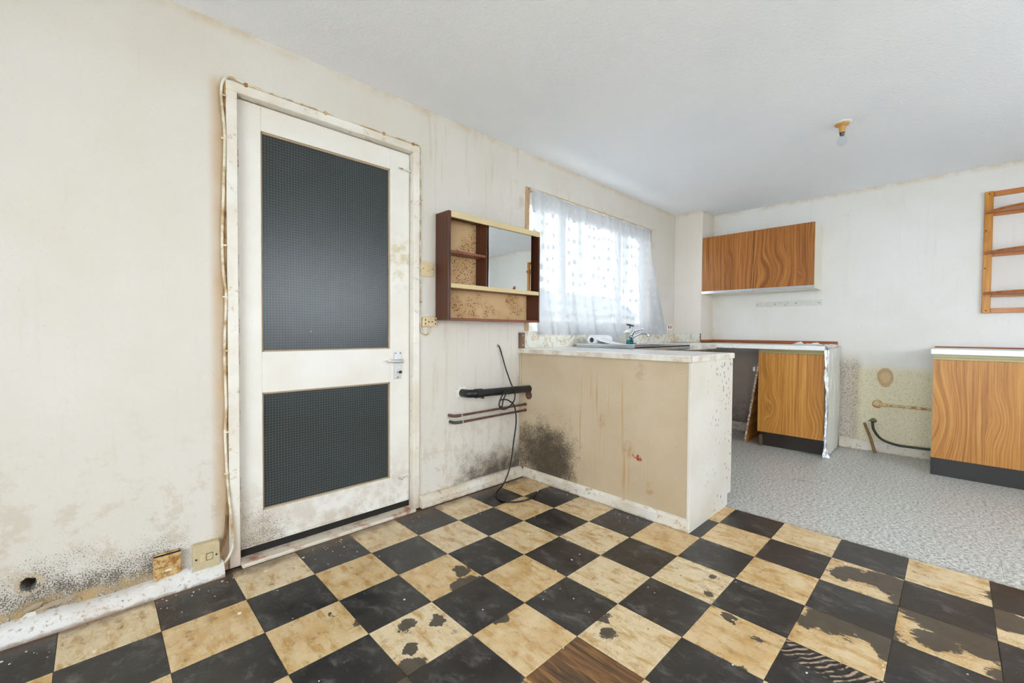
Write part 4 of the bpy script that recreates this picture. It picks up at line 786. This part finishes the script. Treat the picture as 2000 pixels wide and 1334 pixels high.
# ---- wall rack
RY0, RY1 = -2.326, -2.79
r = thing('wall_rack', (XB, -2.55, 1.206), 'orange pine wall rack with three bowed shelves', 'rack')
for y0 in (RY0, RY1+.046):
    st = MB().box(XB-.022, XB, y0-.046, y0, 1.206, 2.136).build('stile', 'pine_stile', r, bevel=.0025)
    for z in (1.225, 2.118, 1.84, 1.55): MB().lathe((XB-.0215, y0-.023+(.012 if 1.3 < z < 2 else 0), z), [(.005, 0), (.004, .0015)], 10, (-1, 0, 0)).build('screw', 'dark_hole', st)
for z0, z1 in ((1.207, 1.243), (2.095, 2.133)): MB().box(XB-.018, XB-.001, RY1+.046, RY0-.046, z0, z1).build('rail', 'pine_shelf', r, bevel=.002)
for z in (1.966, 1.658, 1.348):
    ya, yb_ = RY0-.006, RY1+.006; pts = []
    for i in range(15):
        tt = i/14; pts.append((XB-.036-.165*math.sin(PI*tt)**.8, ya+(yb_-ya)*tt))
    MB().prism([(XB-.022, ya)]+pts+[(XB-.022, yb_)], 'z', z, z+.018).build('shelf', 'pine_shelf', r, bevel=.002)
    MB().box(XB-.018, XB-.001, RY1+.046, RY0-.046, z-.020, z+.012).build('shelf_rail', 'pine_shelf', r, bevel=.002)
# ---- kitchen roll holder seen in the mirror
r = thing('towel_holder', (XB, -3.25, 1.62), 'small wooden roll holder with shaped ends, seen in the mirror', 'holder')
for y in (-3.09, -3.44):
    MB().prism([(XB, 1.60), (XB-.05, 1.60), (XB-.09, 1.625), (XB-.10, 1.66), (XB-.075, 1.69), (XB-.045, 1.70), (XB-.035, 1.75), (XB-.02, 1.78), (XB, 1.785)], 'y', y-.012, y+.012).build('end_bracket', 'pine_shelf', r, bevel=.002)
MB().tube([(XB-.065, -3.44, 1.655), (XB-.065, -3.09, 1.655)], .014, 14).build('rod', 'pine_shelf', r, smooth=True)
MB().box(XB-.014, XB, -3.44, -3.09, 1.62, 1.68).build('back_rail', 'pine_shelf', r, bevel=.002)

# ---- right base cabinet
cb2 = thing('base_cabinet', (3.5, -2.57, 0), 'wide teak base cabinet under the pine rack', 'cabinet')
RX = 3.252
for y in (-2.080, -3.096): MB().prism([(3.302, 0), (XB, 0), (XB, .893), (RX+.018, .893), (RX+.018, .133), (3.302, .133)], 'y', y-.016, y).build('side_panel', 'white_carcass', cb2, bevel=.001)
MB().box(RX+.018, XB, -3.096, -2.096, .136, .152).build('bottom_panel', 'white_carcass', cb2)
MB().box(XB-.008, XB, -3.096, -2.096, .146, .893).build('back_panel', 'white_carcass', cb2)
for y0, y1 in ((-2.592, -2.083), (-3.110, -2.596)):
    d = MB().box(RX, RX+.017, y0, y1, .134, .855).build('door', 'teak_right_door', cb2, bevel=.0012)
    MB().prism([(RX-.003, .856), (RX+.017, .856), (RX+.017, .892), (RX+.004, .892), (RX+.004, .874), (RX-.003, .872)], 'y', y0, y1).build('handle_rail', 'brass_rail', d)
MB().box(3.286, 3.302, -3.096, -2.080, 0, .133).build('kick_board', 'kick_board_dark', cb2, bevel=.002)
rw = thing('side_worktop', (3.5, -2.58, .894), 'pale worktop on the wide teak cabinet below the rack', 'worktop')
MB().box(3.235, XB, -3.13, -2.066, .894, .934).build('slab', 'worktop_laminate', rw, bevel=.006, seg=2)
MB().box(XB-.012, XB, -3.13, -2.075, .9345, .944).build('back_bead', 'batten_wood', rw, bevel=.002)

# ---- gas pipe, hose and stick in the gap
r = thing('gas_pipe', (XB, -1.9, .42), 'cream painted pipe with round outlet cover on the end wall', 'pipe')
MB().tube([(XB-.018, -1.75, .423), (XB-.018, -2.078, .421)], .010, 12).build('pipe_run', 'painted_pipe', r, smooth=True)
MB().lathe((XB, -1.725, .425), [(.036, 0), (.036, .010), (.030, .018), (.018, .022)], 20, (-1, 0, 0)).build('outlet_cover', 'painted_pipe', r, smooth=True)
MB().tube([(XB-.018, -1.752, .423), (XB-.018, -1.790, .4225)], .014, 12).build('union', 'painted_pipe', r, smooth=True)
r = thing('gas_hose', (XB, -1.9, .08), 'dark rubber hose bending from a wall tap to the cabinet', 'hose')
MB().lathe((XB, -1.700, .275), [(.022, 0), (.022, .006), (.011, .010), (.011, .045)], 12, (-1, 0, 0)).build('wall_tap', 'brass_fitting', r, smooth=True)
MB().box(XB-.046, XB-.034, -1.730, -1.672, .270, .284).build('tap_lever', 'brass_fitting', r, bevel=.003)
MB().tube(smoothpath([(XB-.045, -1.700, .275), (XB-.055, -1.702, .24), (XB-.055, -1.715, .19), (XB-.05, -1.765, .125), (XB-.042, -1.86, .094), (XB-.036, -1.97, .092), (XB-.03, -2.078, .095)], 6), .0098, 12).build('hose_run', 'hose_dark', r, smooth=True)
MB().tube([(XB-.055, -1.722, .001), (XB-.050, -1.690, .12), (XB-.020, -1.640, .248)], [.012, .011, .010], 8).build('loose_stick', 'old_stick', None, 'short old stick leaning against the end wall skirting', 'stick', smooth=True)

# ================================================================== CEILING LAMP
l = thing('bare_bulb', (2.14, -1.677, H), 'unlit clear bulb in a yellowed ceiling lampholder', 'lamp')
lc = (2.14, -1.677, H); dn = (0, 0, -1)
MB().lathe(lc, [(.047, 0), (.047, .004), (.042, .007)], 24, dn).build('ceiling_rim', 'lamp_rim', l, smooth=True)
MB().lathe(lc, [(.038, .006), (.037, .014), (.026, .020), (.018, .024), (.016, .055), (.017, .060)], 24, dn).build('lampholder', 'lamp_plastic', l, smooth=True)
MB().lathe(lc, [(.013, .058), (.013, .064), (.0125, .066), (.0125, .074), (.010, .078)], 18, dn).build('bulb_cap', 'lamp_cap', l, smooth=True)
MB().lathe(lc, [(.010, .076), (.013, .083), (.021, .095), (.026, .108), (.026, .118), (.021, .130), (.011, .138), (.002, .140)], 24, dn).build('glass_envelope', 'bulb_glass', l, smooth=True)

# ---- crumbs and flakes of paint on the tiles
rd = random.Random(11); mb = MB()
for i in range(250):
    if i < 100: x, y = rd.uniform(-1.5, 1.0), -.08-abs(rd.gauss(0, .07))
    elif i < 130: x, y = 1.0-abs(rd.gauss(0, .05)), rd.uniform(-1.25, -.1)
    else: x, y = rd.uniform(-1.4, 1.5), rd.uniform(-2.4, -.1)
    if x > 1.0 and y > -1.27 or (.55 < x < .95 and -.45 < y): continue
    sz = rd.uniform(.0012, .0038) if rd.random() < .93 else rd.uniform(.004, .008); a = rd.uniform(0, 6.28); h = rd.uniform(.0005, .0015)
    pts = [(x+sz*math.cos(a+k*1.57)*rd.uniform(.6, 1.2), y+sz*math.sin(a+k*1.57)*rd.uniform(.6, 1.2)) for k in range(4)]
    mb.prism(pts, 'z', .0006, .0008+h)
mb.build('paint_flakes', 'flake_white', None, 'scattered crumbs and flakes of paint on the tile floor', 'debris', kind='stuff')
